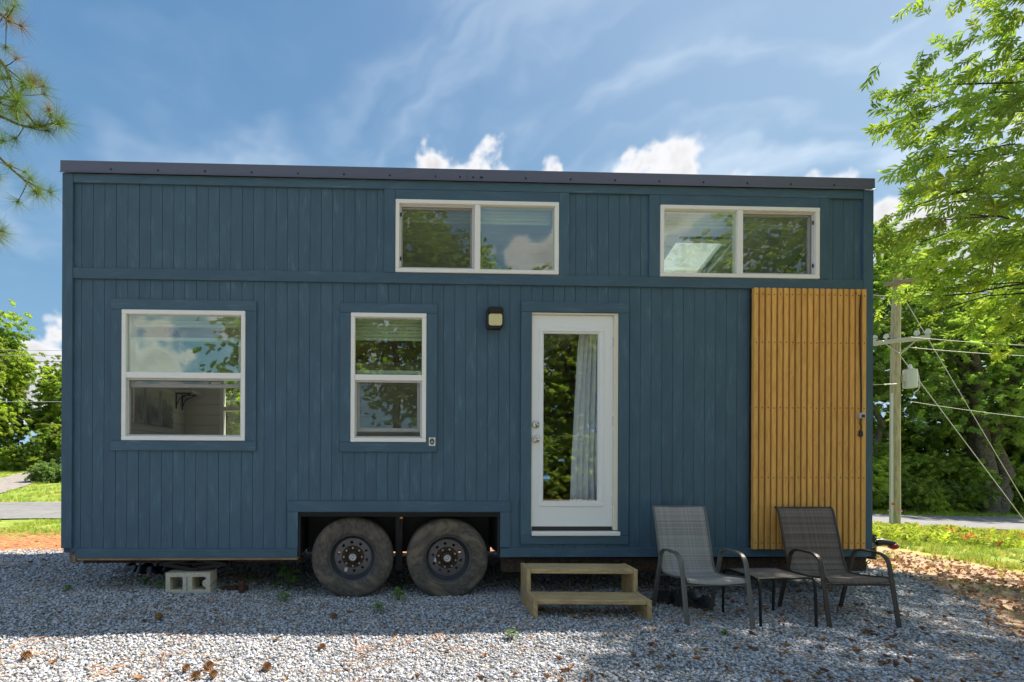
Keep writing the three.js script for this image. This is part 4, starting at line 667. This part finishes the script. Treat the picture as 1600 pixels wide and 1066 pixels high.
// tree: trunk with limbs to clumps of twigs; crown in the tree's own space
function tree(name, label, cat, group, [x, z], o) {
  const r = rng(o.seed), t = thing(name, label, cat, group), y0 = ground(x, z); t.position.set(x, y0 - 0.1, z);
  const [cx, cy, cz] = o.crown, [rx, ry, rz] = o.radii, top = V(cx * 0.8, cy + ry * 0.5, cz * 0.8), wood = [];
  if (o.trunk) {
    for (let f = 0; f < (o.forks ?? 1); f++) {
      const a = f * 2.2 + 0.6, tp = top.clone().add(V(Math.cos(a), 0, Math.sin(a)).multiplyScalar(f || (o.forks ?? 1) > 1 ? rx * 0.5 : 0)), main = branch(V(f * o.trunk * 0.5, 0, 0), tp, o.trunk, o.trunk * 0.22, 0, r, 9);
      if (!f) main.geo = merge([main.geo, bar([V(0, 0, 0), V(0, 0.25, 0), V(0, 0.7, 0)], [o.trunk * 1.5, o.trunk * 1.15, o.trunk * 0.95], 12)]);
      mesh('trunk', main.geo, o.bark ?? bark, t); (t.userData.lines ??= []).push(main.pts);
    }
  }
  const lines = t.userData.lines ?? [[V(0, 0, 0), V(0, cy * 0.5, 0)]]; delete t.userData.lines;
  const lists = o.geos.map(() => []), n = o.clumps;
  for (let i = 0; i < n; i++) {
    let d, tries = 0;
    do { d = V(gauss(r), gauss(r), gauss(r)).normalize(); } while (o.keep && !o.keep(d) && tries++ < 20);
    const rad = (0.45 + 0.6 * Math.pow(r(), 0.6)) * (0.85 + 0.3 * n3(d.x * 1.7 + o.seed, d.y * 1.7, d.z * 1.7)), c = V(cx + d.x * rx * rad, cy + d.y * ry * rad * (d.y < 0 ? 0.8 : 1), cz + d.z * rz * rad);
    if (c.y < (o.floor ?? 0.2)) c.y = (o.floor ?? 0.2) + 0.3 * r();
    if (o.allow && !o.allow(c.x + x, c.y + y0, c.z + z)) continue;
    if (o.trunk && i < (o.limbs ?? 26)) { const ln = lines[i % lines.length], q = ln[Math.min(ln.length - 1, Math.max(2, Math.floor((0.3 + 0.55 * clamp((c.y - cy + ry) / (2 * ry))) * ln.length)))]; wood.push(branch(q, c, o.trunk * (0.16 + 0.18 * r()) * (i < 50 ? 1 : 0.3), 0.006, 0.05 * q.distanceTo(c), r).geo); }
    const cs = o.clump * (0.6 + 0.8 * r()), tone = 0.75 + 0.5 * r(), hue = r();
    for (let k = 0; k < o.per; k++) {
      const e = V(gauss(r), gauss(r) * 0.75, gauss(r)).clampLength(0, 1.7), p = c.clone().addScaledVector(e, cs * 0.42);
      if (o.allow && !o.allow(p.x + x, p.y + y0, p.z + z)) continue;
      const out = Math.atan2(-(p.z - cz), p.x - cx), s = o.size * (0.65 + 0.7 * r()), g = tone * (0.8 + 0.4 * r());
      lists[Math.floor(r() * o.geos.length)].push([p.toArray(), [(r() - 0.5) * 1.4, out + (r() - 0.5) * 2.2, (r() - 0.62) * 1.3], s, o.colors[hue < 0.5 ? 0 : hue < 0.85 ? 1 : 2].map((q) => q * g)]);
    }
  }
  if (wood.length) mesh('limbs', merge(wood), o.bark ?? bark, t);
  lists.forEach((l, i) => l.length && instances('crown', o.geos[i], o.mat ?? foliage, l, t));
  return t;
}
const lime = [[0.30, 0.44, 0.05], [0.42, 0.54, 0.055], [0.20, 0.33, 0.045]], mid = [[0.27, 0.41, 0.065], [0.36, 0.50, 0.07], [0.19, 0.32, 0.06]], deep = [[0.19, 0.31, 0.065], [0.27, 0.40, 0.07], [0.31, 0.44, 0.07]];
// the near oak at the right: trunk out of frame, boughs reaching in
tree('oak_tree', 'near oak with long narrow leaves hanging in from the upper right', 'tree', null, [8.4, -4.7], {
  seed: 301, crown: [-0.6, 5.1, -0.3], radii: [4.0, 3.9, 3.2], trunk: 0.24, forks: 2, limbs: 320, clumps: 320, per: 22, clump: 0.95, size: 0.21, geos: oakSpray, colors: lime, floor: 2.3,
  allow: (px, py, pz) => { const e = 0.35 * n3(px * 0.9, py * 0.9, pz * 0.9); return pz > -6.9 && px > 4.55 + 0.35 * sstep(py, 3.4, 4.2) * (1 - sstep(py, 5.2, 5.8)) + 0.7 * e + 0.9 * Math.max(0, -pz - 5) && px > 0.9 + 0.76 * py + e * 2.2 && py > 3.4 - 0.17 * (px - 4.7) + e; },
});
// trees across the road at the right
const woods = [
  [24.5, -27.5, 17, 4.2, 0.2, 'wood tree nearest the house corner behind the utility pole', mid], [29.3, -26.2, 13, 3.6, 0.38, 'forked grey-trunked tree behind the guy wires', mid], [33.5, -28, 15, 4.2, 0.3, 'tall tree at the right edge beyond the road', mid],
  [27.2, -31.5, 18, 4.2, 0.17, 'dark slim-trunked tree just right of the transformer', deep], [36.5, -33, 17, 5, 0.3, 'tallest tree deep in the wood at right', deep], [22.8, -35, 15, 4.8, 0.25, 'shaded tree standing behind the utility pole crossarm', deep], [31.5, -37, 17, 5, 0.3, 'rear tree filling the gap behind the forked trunk', deep], [29, -43, 16, 6, 0.3, 'rear wood tree hidden behind the slim trunk', deep],
];
woods.forEach(([x, z, h, rr, tr, label, colors], i) => tree('wood_tree', label, 'tree', 'trees beyond the road', [x, z], { seed: 400 + i, crown: [rnd(-0.5, 0.5), h * 0.57, 0], radii: [rr, h * 0.45, rr], trunk: tr, forks: i === 1 ? 3 : 1, limbs: 26, clumps: i > 3 ? 130 : 85, per: 16, clump: 1.5, size: 0.42, geos: farSpray, colors, floor: i > 3 ? 0.5 : 1.8 }));
for (let i = 0; i < 12; i++) { const x = 19 + i * 1.55 + rnd(-0.4, 0.4), z = roadZ(x) - 4.6 - rnd(0, 1.6), h = rnd(1.5, 3.2); tree('roadside_shrub', `dense leafy shrub at the wood edge, ${['first', 'second', 'third', 'fourth', 'fifth', 'sixth', 'seventh', 'eighth', 'ninth', 'tenth', 'eleventh', 'twelfth'][i]} from the house corner`, 'shrub', 'shrubs along the wood edge', [x, z], { seed: 500 + i, crown: [0, h * 0.5, 0], radii: [1.3, h * 0.55, 1.1], clumps: 46, per: 26, clump: 0.8, size: 0.28, geos: farSpray, colors: i % 3 ? lime : mid, floor: 0.15 }); }
[[21.5, -30, 5, 'low sapling between the pole and the house corner'], [25.2, -30.5, 5.5, 'low leafy sapling right of the pole'], [28.8, -32, 5.5, 'low leafy sapling left of the forked trunk'], [32.5, -31.5, 5.5, 'low leafy sapling right of the forked trunk'], [36.5, -31, 6, 'low leafy sapling at the far right'], [27, -37, 6, 'low sapling deep in the wood']].forEach(([x, z, h, label], i) => tree('wood_sapling', label, 'tree', 'saplings in the wood', [x, z], { seed: 560 + i, crown: [0, h * 0.5, 0], radii: [2.6, h * 0.55, 1.6], trunk: 0.06, limbs: 8, clumps: 90, per: 20, clump: 1.2, size: 0.4, geos: farSpray, colors: lime, floor: 0.2 }));
// left: trees up the slope
[[-25.2, -30, 9.8, 3.4, 'large bright green tree at the left edge of the photo', lime], [-20.9, -33.5, 6.6, 2.2, 'bright green tree right of the large left tree', lime], [-18.6, -35, 7.0, 2.2, 'green tree against the left house corner', lime], [-23.3, -37, 7.4, 2.6, 'green tree behind the large left tree', lime], [-11.5, -31, 8.5, 3.2, 'tree seen through the far window of the house', lime], [-15, -34, 7.5, 2.8, 'tree behind the house beside the one in the window', mid]]
  .forEach(([x, z, h, rr, label, colors], i) => tree('hillside_tree', label, 'tree', 'trees up the slope at left', [x, z], { seed: 600 + i, crown: [0, h * 0.52, 0], radii: [rr, h * 0.5, rr], trunk: 0.16, limbs: 16, clumps: 130, per: 34, clump: 1.1, size: 0.34, geos: farSpray, colors, floor: 0.5 }));
[[-22.3, -30.5, 1.9, 'rounded green bush below the large left tree'], [-20.4, -31, 2.6, 'dense bush beside the driveway at left'], [-18.8, -31.5, 2.9, 'dense bush touching the left house corner'], [-24.5, -33, 3.6, 'broad bush behind the large left tree trunk'], [-21.5, -36, 4.0, 'tall bush between the left trees'], [-16.2, -23.5, 0.7, 'low dark shrub at the driveway edge by the house']].forEach(([x, z, h, label], i) => tree('hillside_bush', label, 'bush', 'bushes up the slope at left', [x, z], { seed: 650 + i, crown: [0, h * 0.45, 0], radii: [h * 0.7, h * 0.55, h * 0.6], clumps: 44, per: 24, clump: 0.6, size: 0.26, geos: farSpray, colors: i === 5 ? deep : lime, floor: 0.1 }));
// trees behind the photographer, mirrored in the panes
[[-3.8, 11, 11, 2.6, 'loose tree mirrored in the left sash window'], [0.6, 10, 13, 2.6, 'tall tree mirrored in the narrow window'], [3.6, 12.5, 12, 2.9, 'tree mirrored in the left upper window'], [7.4, 11, 9, 3.2, 'leafy tree mirrored in the door glass'], [10.5, 13, 9, 3.4, 'second leafy tree mirrored in the door glass'], [15.5, 10.5, 13, 4.2, 'broad tree mirrored in the right upper window']]
  .forEach(([x, z, h, rr, label], i) => tree('mirrored_tree', label, 'tree', 'trees behind the camera', [x, z], { seed: 700 + i, crown: [0, h * 0.55, 0], radii: [rr, h * 0.44, rr], trunk: 0.2, limbs: 30, clumps: i === 0 ? 70 : 120, per: 30, clump: 1.3, size: 0.24, geos: farSpray, colors: i > 2 ? lime : mid, floor: i > 2 && i < 5 ? 0.3 : 2.2 }));
for (let i = 0; i < 5; i++) tree('mirrored_shrub', `leafy shrub mirrored low in the door glass, ${['first', 'second', 'third', 'fourth', 'fifth'][i]} from the left`, 'shrub', 'shrubs behind the camera', [4.6 + i * 2.1, 8.2 + rnd(-0.6, 0.8)], { seed: 740 + i, crown: [0, 1.1, 0], radii: [1.3, 1.3, 1.0], clumps: 40, per: 24, clump: 0.8, size: 0.24, geos: farSpray, colors: lime, floor: 0.15 });
// pine at the left
{
  const t = thing('pine_tree', 'pine with long needle tufts reaching in from the upper left', 'tree'), r = rng(812); t.position.set(-6.3, ground(-6.3, -4.7) - 0.1, -4.7);
  const trunk = branch(V(0, 0, 0), V(0.3, 12, -0.2), 0.2, 0.06, 0, r, 10); mesh('trunk', trunk.geo, bark, t);
  const tuft = []; { const q = rng(5); for (let i = 0; i < 110; i++) { const th = Math.acos(1 - 1.35 * q()), ph = q() * 6.28, d = V(Math.cos(th), Math.sin(th) * Math.cos(ph), Math.sin(th) * Math.sin(ph)), s = d.clone().cross(V(q() - 0.5, q() - 0.5, q() - 0.5)).normalize().multiplyScalar(0.0062), b = V(-0.18 * q(), 0, 0), e = b.clone().addScaledVector(d, 0.75 + 0.4 * q()).add(V(0, -0.06, 0)); tuft.push(...b.clone().sub(s).toArray(), ...b.clone().add(s).toArray(), ...e.toArray()); } }
  const tg = soup(tuft), wood = [], list = [];
  const add = (pts, r0) => { const c = new THREE.CatmullRomCurve3(pts).getPoints(18); wood.push(bar(c, c.map((_, i) => lerp(r0, 0.005, i / 18)), 6)); return c; };
  const tip = (p, dir, s) => { const rot = new THREE.Euler().setFromQuaternion(new THREE.Quaternion().setFromUnitVectors(V(1, 0, 0), dir.clone().normalize())); const k = 0.8 + 0.4 * r(), y = r(); list.push([p.toArray(), [rot.x, rot.y, rot.z], s * (0.8 + 0.4 * r()), y < 0.6 ? [0.15 * k, 0.25 * k, 0.03 * k] : y < 0.85 ? [0.24 * k, 0.32 * k, 0.04 * k] : [0.28 * k, 0.2 * k, 0.06 * k]]); };
  const boughs = [
    [V(0, 4.0, 0), V(1.42, 4.69, -0.30), V(2.14, 4.72, -0.40), V(2.55, 4.57, -0.40), V(2.85, 4.62, -0.40)], [V(0, 4.4, 0), V(1.70, 5.41, -0.20), V(2.43, 5.07, -0.20), V(2.55, 4.80, -0.20), V(2.67, 4.52, -0.10)], [V(0, 3.6, 0), V(1.29, 4.63, -0.50), V(2.00, 4.47, -0.50), V(2.31, 4.21, -0.50), V(2.58, 3.96, -0.50)],
    [V(0, 4.9, 0), V(1.33, 6.27, -0.60), V(1.98, 5.94, -0.60), V(2.29, 5.69, -0.50)], [V(0, 3.3, 0), V(1.49, 3.76, -0.30), V(1.98, 3.61, -0.30), V(2.30, 3.48, -0.30)], [V(0, 5.6, 0), V(1.76, 5.89, 0.10), V(2.44, 5.72, 0.10), V(2.64, 5.59, 0.00)],
    [V(0, 4.2, 0), V(1.17, 5.23, -0.70), V(1.77, 5.09, -0.70), V(2.17, 5.09, -0.70), V(2.37, 5.24, -0.70)],
  ];
  for (let i = 0; i < 16; i++) { const a = 1.2 + i * 0.85, y = 3.5 + 0.5 * i, l = 2.6 - 0.12 * i; if (Math.cos(a) > 0.4) continue; boughs.push([V(0, y, 0), V(Math.cos(a) * l * 0.5, y + 0.2, Math.sin(a) * l * 0.5), V(Math.cos(a) * l, y, Math.sin(a) * l)]); }
  for (const b of boughs) {
    const c = add(b, 0.028);
    tip(c[18], c[18].clone().sub(c[16]), 0.25);
    for (let i = 7; i < 18; i++) for (let q = 0; q < 2; q++) {
      if (r() < 0.3) continue;
      const f = c[i].clone().sub(c[i - 1]).normalize(), d = f.clone().multiplyScalar(0.6).add(V(gauss(r), gauss(r) * 0.8 + 0.1, gauss(r)).multiplyScalar(0.5)).normalize(), e = c[i].clone().addScaledVector(d, 0.06 + 0.22 * r());
      wood.push(bar([c[i], c[i].clone().lerp(e, 0.5).add(V(0, -0.01, 0)), e], [0.007, 0.005, 0.004], 4)); tip(e, d, 0.19);
    }
  }
  mesh('limbs', merge(wood), bark, t); instances('needles', tg, leafMat(0.25), list, t);
}
// grass
{
  const blades = []; { const q = rng(9); for (let i = 0; i < 9; i++) { const a = q() * 6.28, l = 0.6 + 0.5 * q(), b = V((q() - 0.5) * 0.5, 0, (q() - 0.5) * 0.5), d = V(Math.cos(a) * 0.45, 1, Math.sin(a) * 0.45), s = V(-Math.sin(a), 0, Math.cos(a)).multiplyScalar(0.035), m = b.clone().addScaledVector(d, l * 0.6), e = b.clone().addScaledVector(d, l * 0.85).add(V(Math.cos(a) * 0.25, 0, Math.sin(a) * 0.25)); blades.push(...b.clone().sub(s).toArray(), ...b.clone().add(s).toArray(), ...m.toArray(), ...b.clone().add(s).toArray(), ...m.clone().add(s.clone().multiplyScalar(0.7)).toArray(), ...m.toArray(), ...m.toArray(), ...m.clone().add(s.clone().multiplyScalar(0.7)).toArray(), ...e.toArray()); } }
  const g = soup(blades), r = rng(77), list = [], m = leafMat(0.35);
  const put = (x0, x1, z0, z1, n, h0, h1, dry) => { for (let i = 0; i < n; i++) { const x = lerp(x0, x1, r()), z = lerp(z0, z1, r()); if (gravelIn(x, z) > -0.1 || roadIn(x, z) > -0.1 || driveIn(x, z) > -0.05) continue; const st = strawIn(x, z); if (st > 0 && r() > (x > 3.5 ? 0.16 : 0.03)) continue; if (fbm2(x * 0.6, z * 0.6, 2) < -0.25 + 0.2 * r()) continue; const k = 0.75 + 0.5 * r(), y = r(); list.push([[x, ground(x, z) - 0.005, z], [0, r() * 6.3, 0], [lerp(h0, h1, r()), lerp(h0, h1, r()), lerp(h0, h1, r())], y < dry ? [0.58 * k, 0.50 * k, 0.12 * k] : y < dry + 0.35 ? [0.46 * k, 0.53 * k, 0.07 * k] : [0.28 * k, 0.42 * k, 0.05 * k]]); } };
  put(4.2, 10, -8.5, -3, 5200, 0.04, 0.11, 0.3); put(4.6, 24, -17, -7, 15000, 0.08, 0.2, 0.25); put(16, 40, -27, -18, 6000, 0.14, 0.3, 0.05);
  put(-13, -2.8, -12, -8.2, 12000, 0.05, 0.12, 0.1); put(-26, -8, -34, -15, 22000, 0.08, 0.17, 0.06);
  tag(instances('grass', g, m, list), 'short sunlit grass on the ground round the gravel', 'grass');
  const r2 = rng(78), sp = spray(14, 0.5, 0.5, 8).leaves, ll = [];                                    // low weeds with reddish leaves in front of the right-hand road
  for (let i = 0; i < 1100; i++) { const x = lerp(7.5, 15, r2()), z = -9.2 - 2.6 * r2() - 0.12 * (x - 8), red = n2(x * 0.9, z * 0.9) + r2() * 0.8 > 0.95 && x > 9.5; if (roadIn(x, z) > -0.3) continue; const k = 0.7 + 0.6 * r2(); ll.push([[x, ground(x, z) + 0.06, z], [0, r2() * 6.3, 0.5 + 0.9 * r2()], 0.11 + 0.13 * r2(), red ? [0.55 * k, 0.25 * k, 0.08 * k] : [0.42 * k, 0.50 * k, 0.06 * k]]); }
  tag(instances('weed_patch', sp, foliage, ll), 'low green and reddish weeds before the right stretch of road', 'weeds');
}
// single weeds by the trailer
[[-1.17, -5.0, 0.26, 'broad-leaved green weed hanging beside the front wheel'], [-1.1, -4.55, 0.12, 'small green weed left of the front wheel on the gravel'], [-2.5, -4.9, 0.10, 'small weed left of the cinder block'], [-2.28, -4.75, 0.11, 'yellowish weed close beside the cinder block'], [-0.1, -4.62, 0.13, 'bright green seedling between the two wheels'], [-0.26, -4.3, 0.10, 'thin weed before the gap between the wheels'], [2.28, -3.75, 0.06, 'tiny weed by the grey chair front foot'], [0.71, -3.6, 0.09, 'grassy sprig standing at the edge of the sunlit gravel'], [-3.1, -4.7, 0.08, 'low weed at the left end of the trailer']].forEach(([x, z, s, label], i) => {
  const t = thing('gravel_weed', label, 'weed', 'weeds in the gravel'), r = rng(900 + i), stems = [], leaves = []; t.position.set(x, ground(x, z) + 0.005, z);
  for (let k = 0; k < 6; k++) { const a = k * 1.05 + r(), e = V(Math.cos(a) * 0.5 * r(), 0.5 + 0.5 * r(), Math.sin(a) * 0.5 * r()).multiplyScalar(s); stems.push(bar([V(0, 0, 0), e.clone().multiplyScalar(0.5).add(V(0, 0.1 * s, 0)), e], [0.003, 0.0025, 0.0015], 4)); for (let q = 0; q < 3; q++) { const d = V(Math.cos(a + q * 2), 0.1 - 0.3 * r(), Math.sin(a + q * 2)).normalize(), sd = d.clone().cross(V(0, 1, 0)).normalize(); leafTris(leaves, e.clone().multiplyScalar(0.6 + 0.2 * q), d, sd, V(0, 1, 0), s * 0.5, s * 0.28, 0.4, 0.15); } }
  const k = rnd(0.8, 1.2); const lm = leafMat(0.35); lm.color.setRGB(0.14 * k, 0.27 * k, 0.035); mesh('stem', merge(stems), mat(0.1, 0.16, 0.04, 0.8), t); mesh('leaves', soup(leaves), lm, t);
});

// ---------------------------------------------------------------- utility pole and lines
{
  const px = 14.05, pz = -15, y0 = ground(px, pz), t = thing('utility_pole', 'weathered wooden utility pole with crossarms beside the road', 'pole'); t.position.set(px, y0, pz);
  const wood = new THREE.MeshStandardMaterial({ map: woodTexture([0.42, 0.37, 0.27], [0.26, 0.225, 0.16], 121, 0.4, 3, 0.9), roughness: 0.95 }), grey = mat(0.42, 0.41, 0.38, 0.8), tin = mat(0.5, 0.52, 0.53, 0.5, { metalness: 0.2 }), por = mat(0.5, 0.52, 0.55, 0.25);
  mesh('shaft', bar([V(0, -0.3, 0), V(0, 3, 0), V(0.02, 6, 0), V(0.08, 7.34, 0)], [0.128, 0.12, 0.11, 0.1], 16), wood, t);
  const arm = (a, b, name, w, m) => { const l = Math.hypot(b[0] - a[0], b[2] - a[2]), g = cbox(-l / 2, l / 2, -w, w, -w * 0.8, w * 0.8, 0.006); g.rotateZ(0); g.rotateY(-Math.atan2(b[2] - a[2], b[0] - a[0])); g.translate((a[0] + b[0]) / 2, a[1], (a[2] + b[2]) / 2 + 0.17); mesh(name, g, m, t); };
  arm([-0.44, 5.36, -0.41], [0.44, 5.36, 0.41], 'crossarm', 0.06, grey); arm([-0.26, 7.03, -0.24], [0.26, 7.03, 0.24], 'crossarm', 0.05, greyWood);
  for (const s of [-1, 1]) mesh('brace', bar([V(s * 0.24, 5.32, s * 0.22 + 0.17), V(0, 4.97, 0.16)], 0.018, 6), grey, t);
  for (const k of [-0.92, -0.5, 0.55, 0.92]) { const x = k * 0.44, z = k * 0.41 + 0.17; mesh('insulator', bar([V(x, 5.36 + 0.05, z), V(x, 5.36 + 0.1, z), V(x, 5.36 + 0.12, z), V(x, 5.36 + 0.2, z), V(x, 5.36 + 0.24, z)], [0.02, 0.03, 0.07, 0.06, 0.03], 10), por, t); }
  const tk = part('transformer', t); mesh('tank', bar([V(0.34, 4.01, 0.1), V(0.34, 4.04, 0.1), V(0.34, 4.51, 0.1), V(0.34, 4.54, 0.1)], [0.15, 0.165, 0.165, 0.15], 20), tin, tk); mesh('bushing', bar([V(0.34, 4.54, 0.1), V(0.34, 4.62, 0.1), V(0.34, 4.69, 0.1)], [0.03, 0.05, 0.03], 8), por, tk); mesh('bracket', cbox(0.1, 0.22, 4.19, 4.38, 0.05, 0.15), grey, tk);
  mesh('lead', bar(curve([[0.36, 4.60, 0.12], [0.55, 4.41, 0.12], [0.58, 4.01, 0.12], [0.42, 3.86, 0.12]], 18), 0.014, 5), grey, t);
  mesh('conduit', cyl([-0.16, 0, 0.08], [-0.16, 3.86, 0.08], 0.03, 8), tin, t);
  mesh('red_tag', cbox(-0.195, -0.125, 0.64, 0.71, 0.1, 0.125), mat(0.6, 0.03, 0.02, 0.5), t); mesh('pink_ribbon', bar([V(-0.14, 0.47, 0), V(-0.14, 0.41, 0)], 0.002, 4), mat(0.7, 0.2, 0.4), t);
  mesh('ribbon', new THREE.CylinderGeometry(0.152, 0.153, 0.03, 16, 1, true).translate(0, 0.47, 0), mat(0.65, 0.22, 0.42, 0.7, { side: THREE.DoubleSide }), t);
  const line = (name, label, cat, a, b, sag, r, m, group) => { const pts = []; for (let i = 0; i <= 24; i++) { const k = i / 24; pts.push(V(lerp(a[0], b[0], k), lerp(a[1], b[1], k) - sag * 4 * k * (1 - k), lerp(a[2], b[2], k))); } tag(mesh(name, bar(pts, r, 5), m), label, cat, group); };
  const pale = mat(0.5, 0.5, 0.5, 0.5, { metalness: 0.3 }), dark = mat(0.04, 0.04, 0.045, 0.6);
  line('service_wire', 'black service wire from the slatted wall to the pole', 'wire', [4.10, 2.80, -4.76], [13.87, 6.00, -14.80], 0.02, 0.006, dark);
  line('service_wire', 'black wire leaving the pole top towards the right', 'wire', [13.89, 6.00, -14.80], [21.24, 6.80, -15.50], 0.12, 0.02, dark);
  line('power_line', 'upper pale line running right from the crossarm', 'wire', [13.73, 4.67, -14.20], [22.91, 4.79, -16.00], 0.1, 0.008, pale, 'power lines'); line('power_line', 'lower pale line running right from the crossarm', 'wire', [14.06, 4.48, -14.60], [22.91, 4.45, -16.00], 0.1, 0.008, pale, 'power lines'); line('power_line', 'lowest pale line running right below the transformer', 'wire', [14.34, 2.97, -14.80], [22.20, 2.28, -15.50], 0.1, 0.007, pale, 'power lines');
  [[5.38, 13.19, 4.53, 'topmost of the thin lines left of the house'], [5.03, 13.37, 4.66, 'second of the thin lines left of the house'], [4.65, 13.55, 4.75, 'dark third line left of the house'], [3.45, 13.73, 3.45, 'lowest faint line left of the house before the trees']].forEach(([ya, xb, yb, label], i) => line('power_line', label, 'wire', [-28.12, ya, -17], [xb, yb, -14.6], 0.35, 0.008, i === 2 ? dark : pale, 'power lines'));
  line('guy_wire', 'upper guy wire slanting down right from the pole', 'wire', [14.24, 5.92, -14.90], [17.65, -1.01, -14.30], 0, 0.009, pale, 'guy wires'); line('guy_wire', 'lower guy wire slanting down right from the crossarm', 'wire', [14.05, 4.38, -14.90], [17.75, -0.97, -14.60], 0, 0.010, pale, 'guy wires');
}

renderer.render(scene, camera);
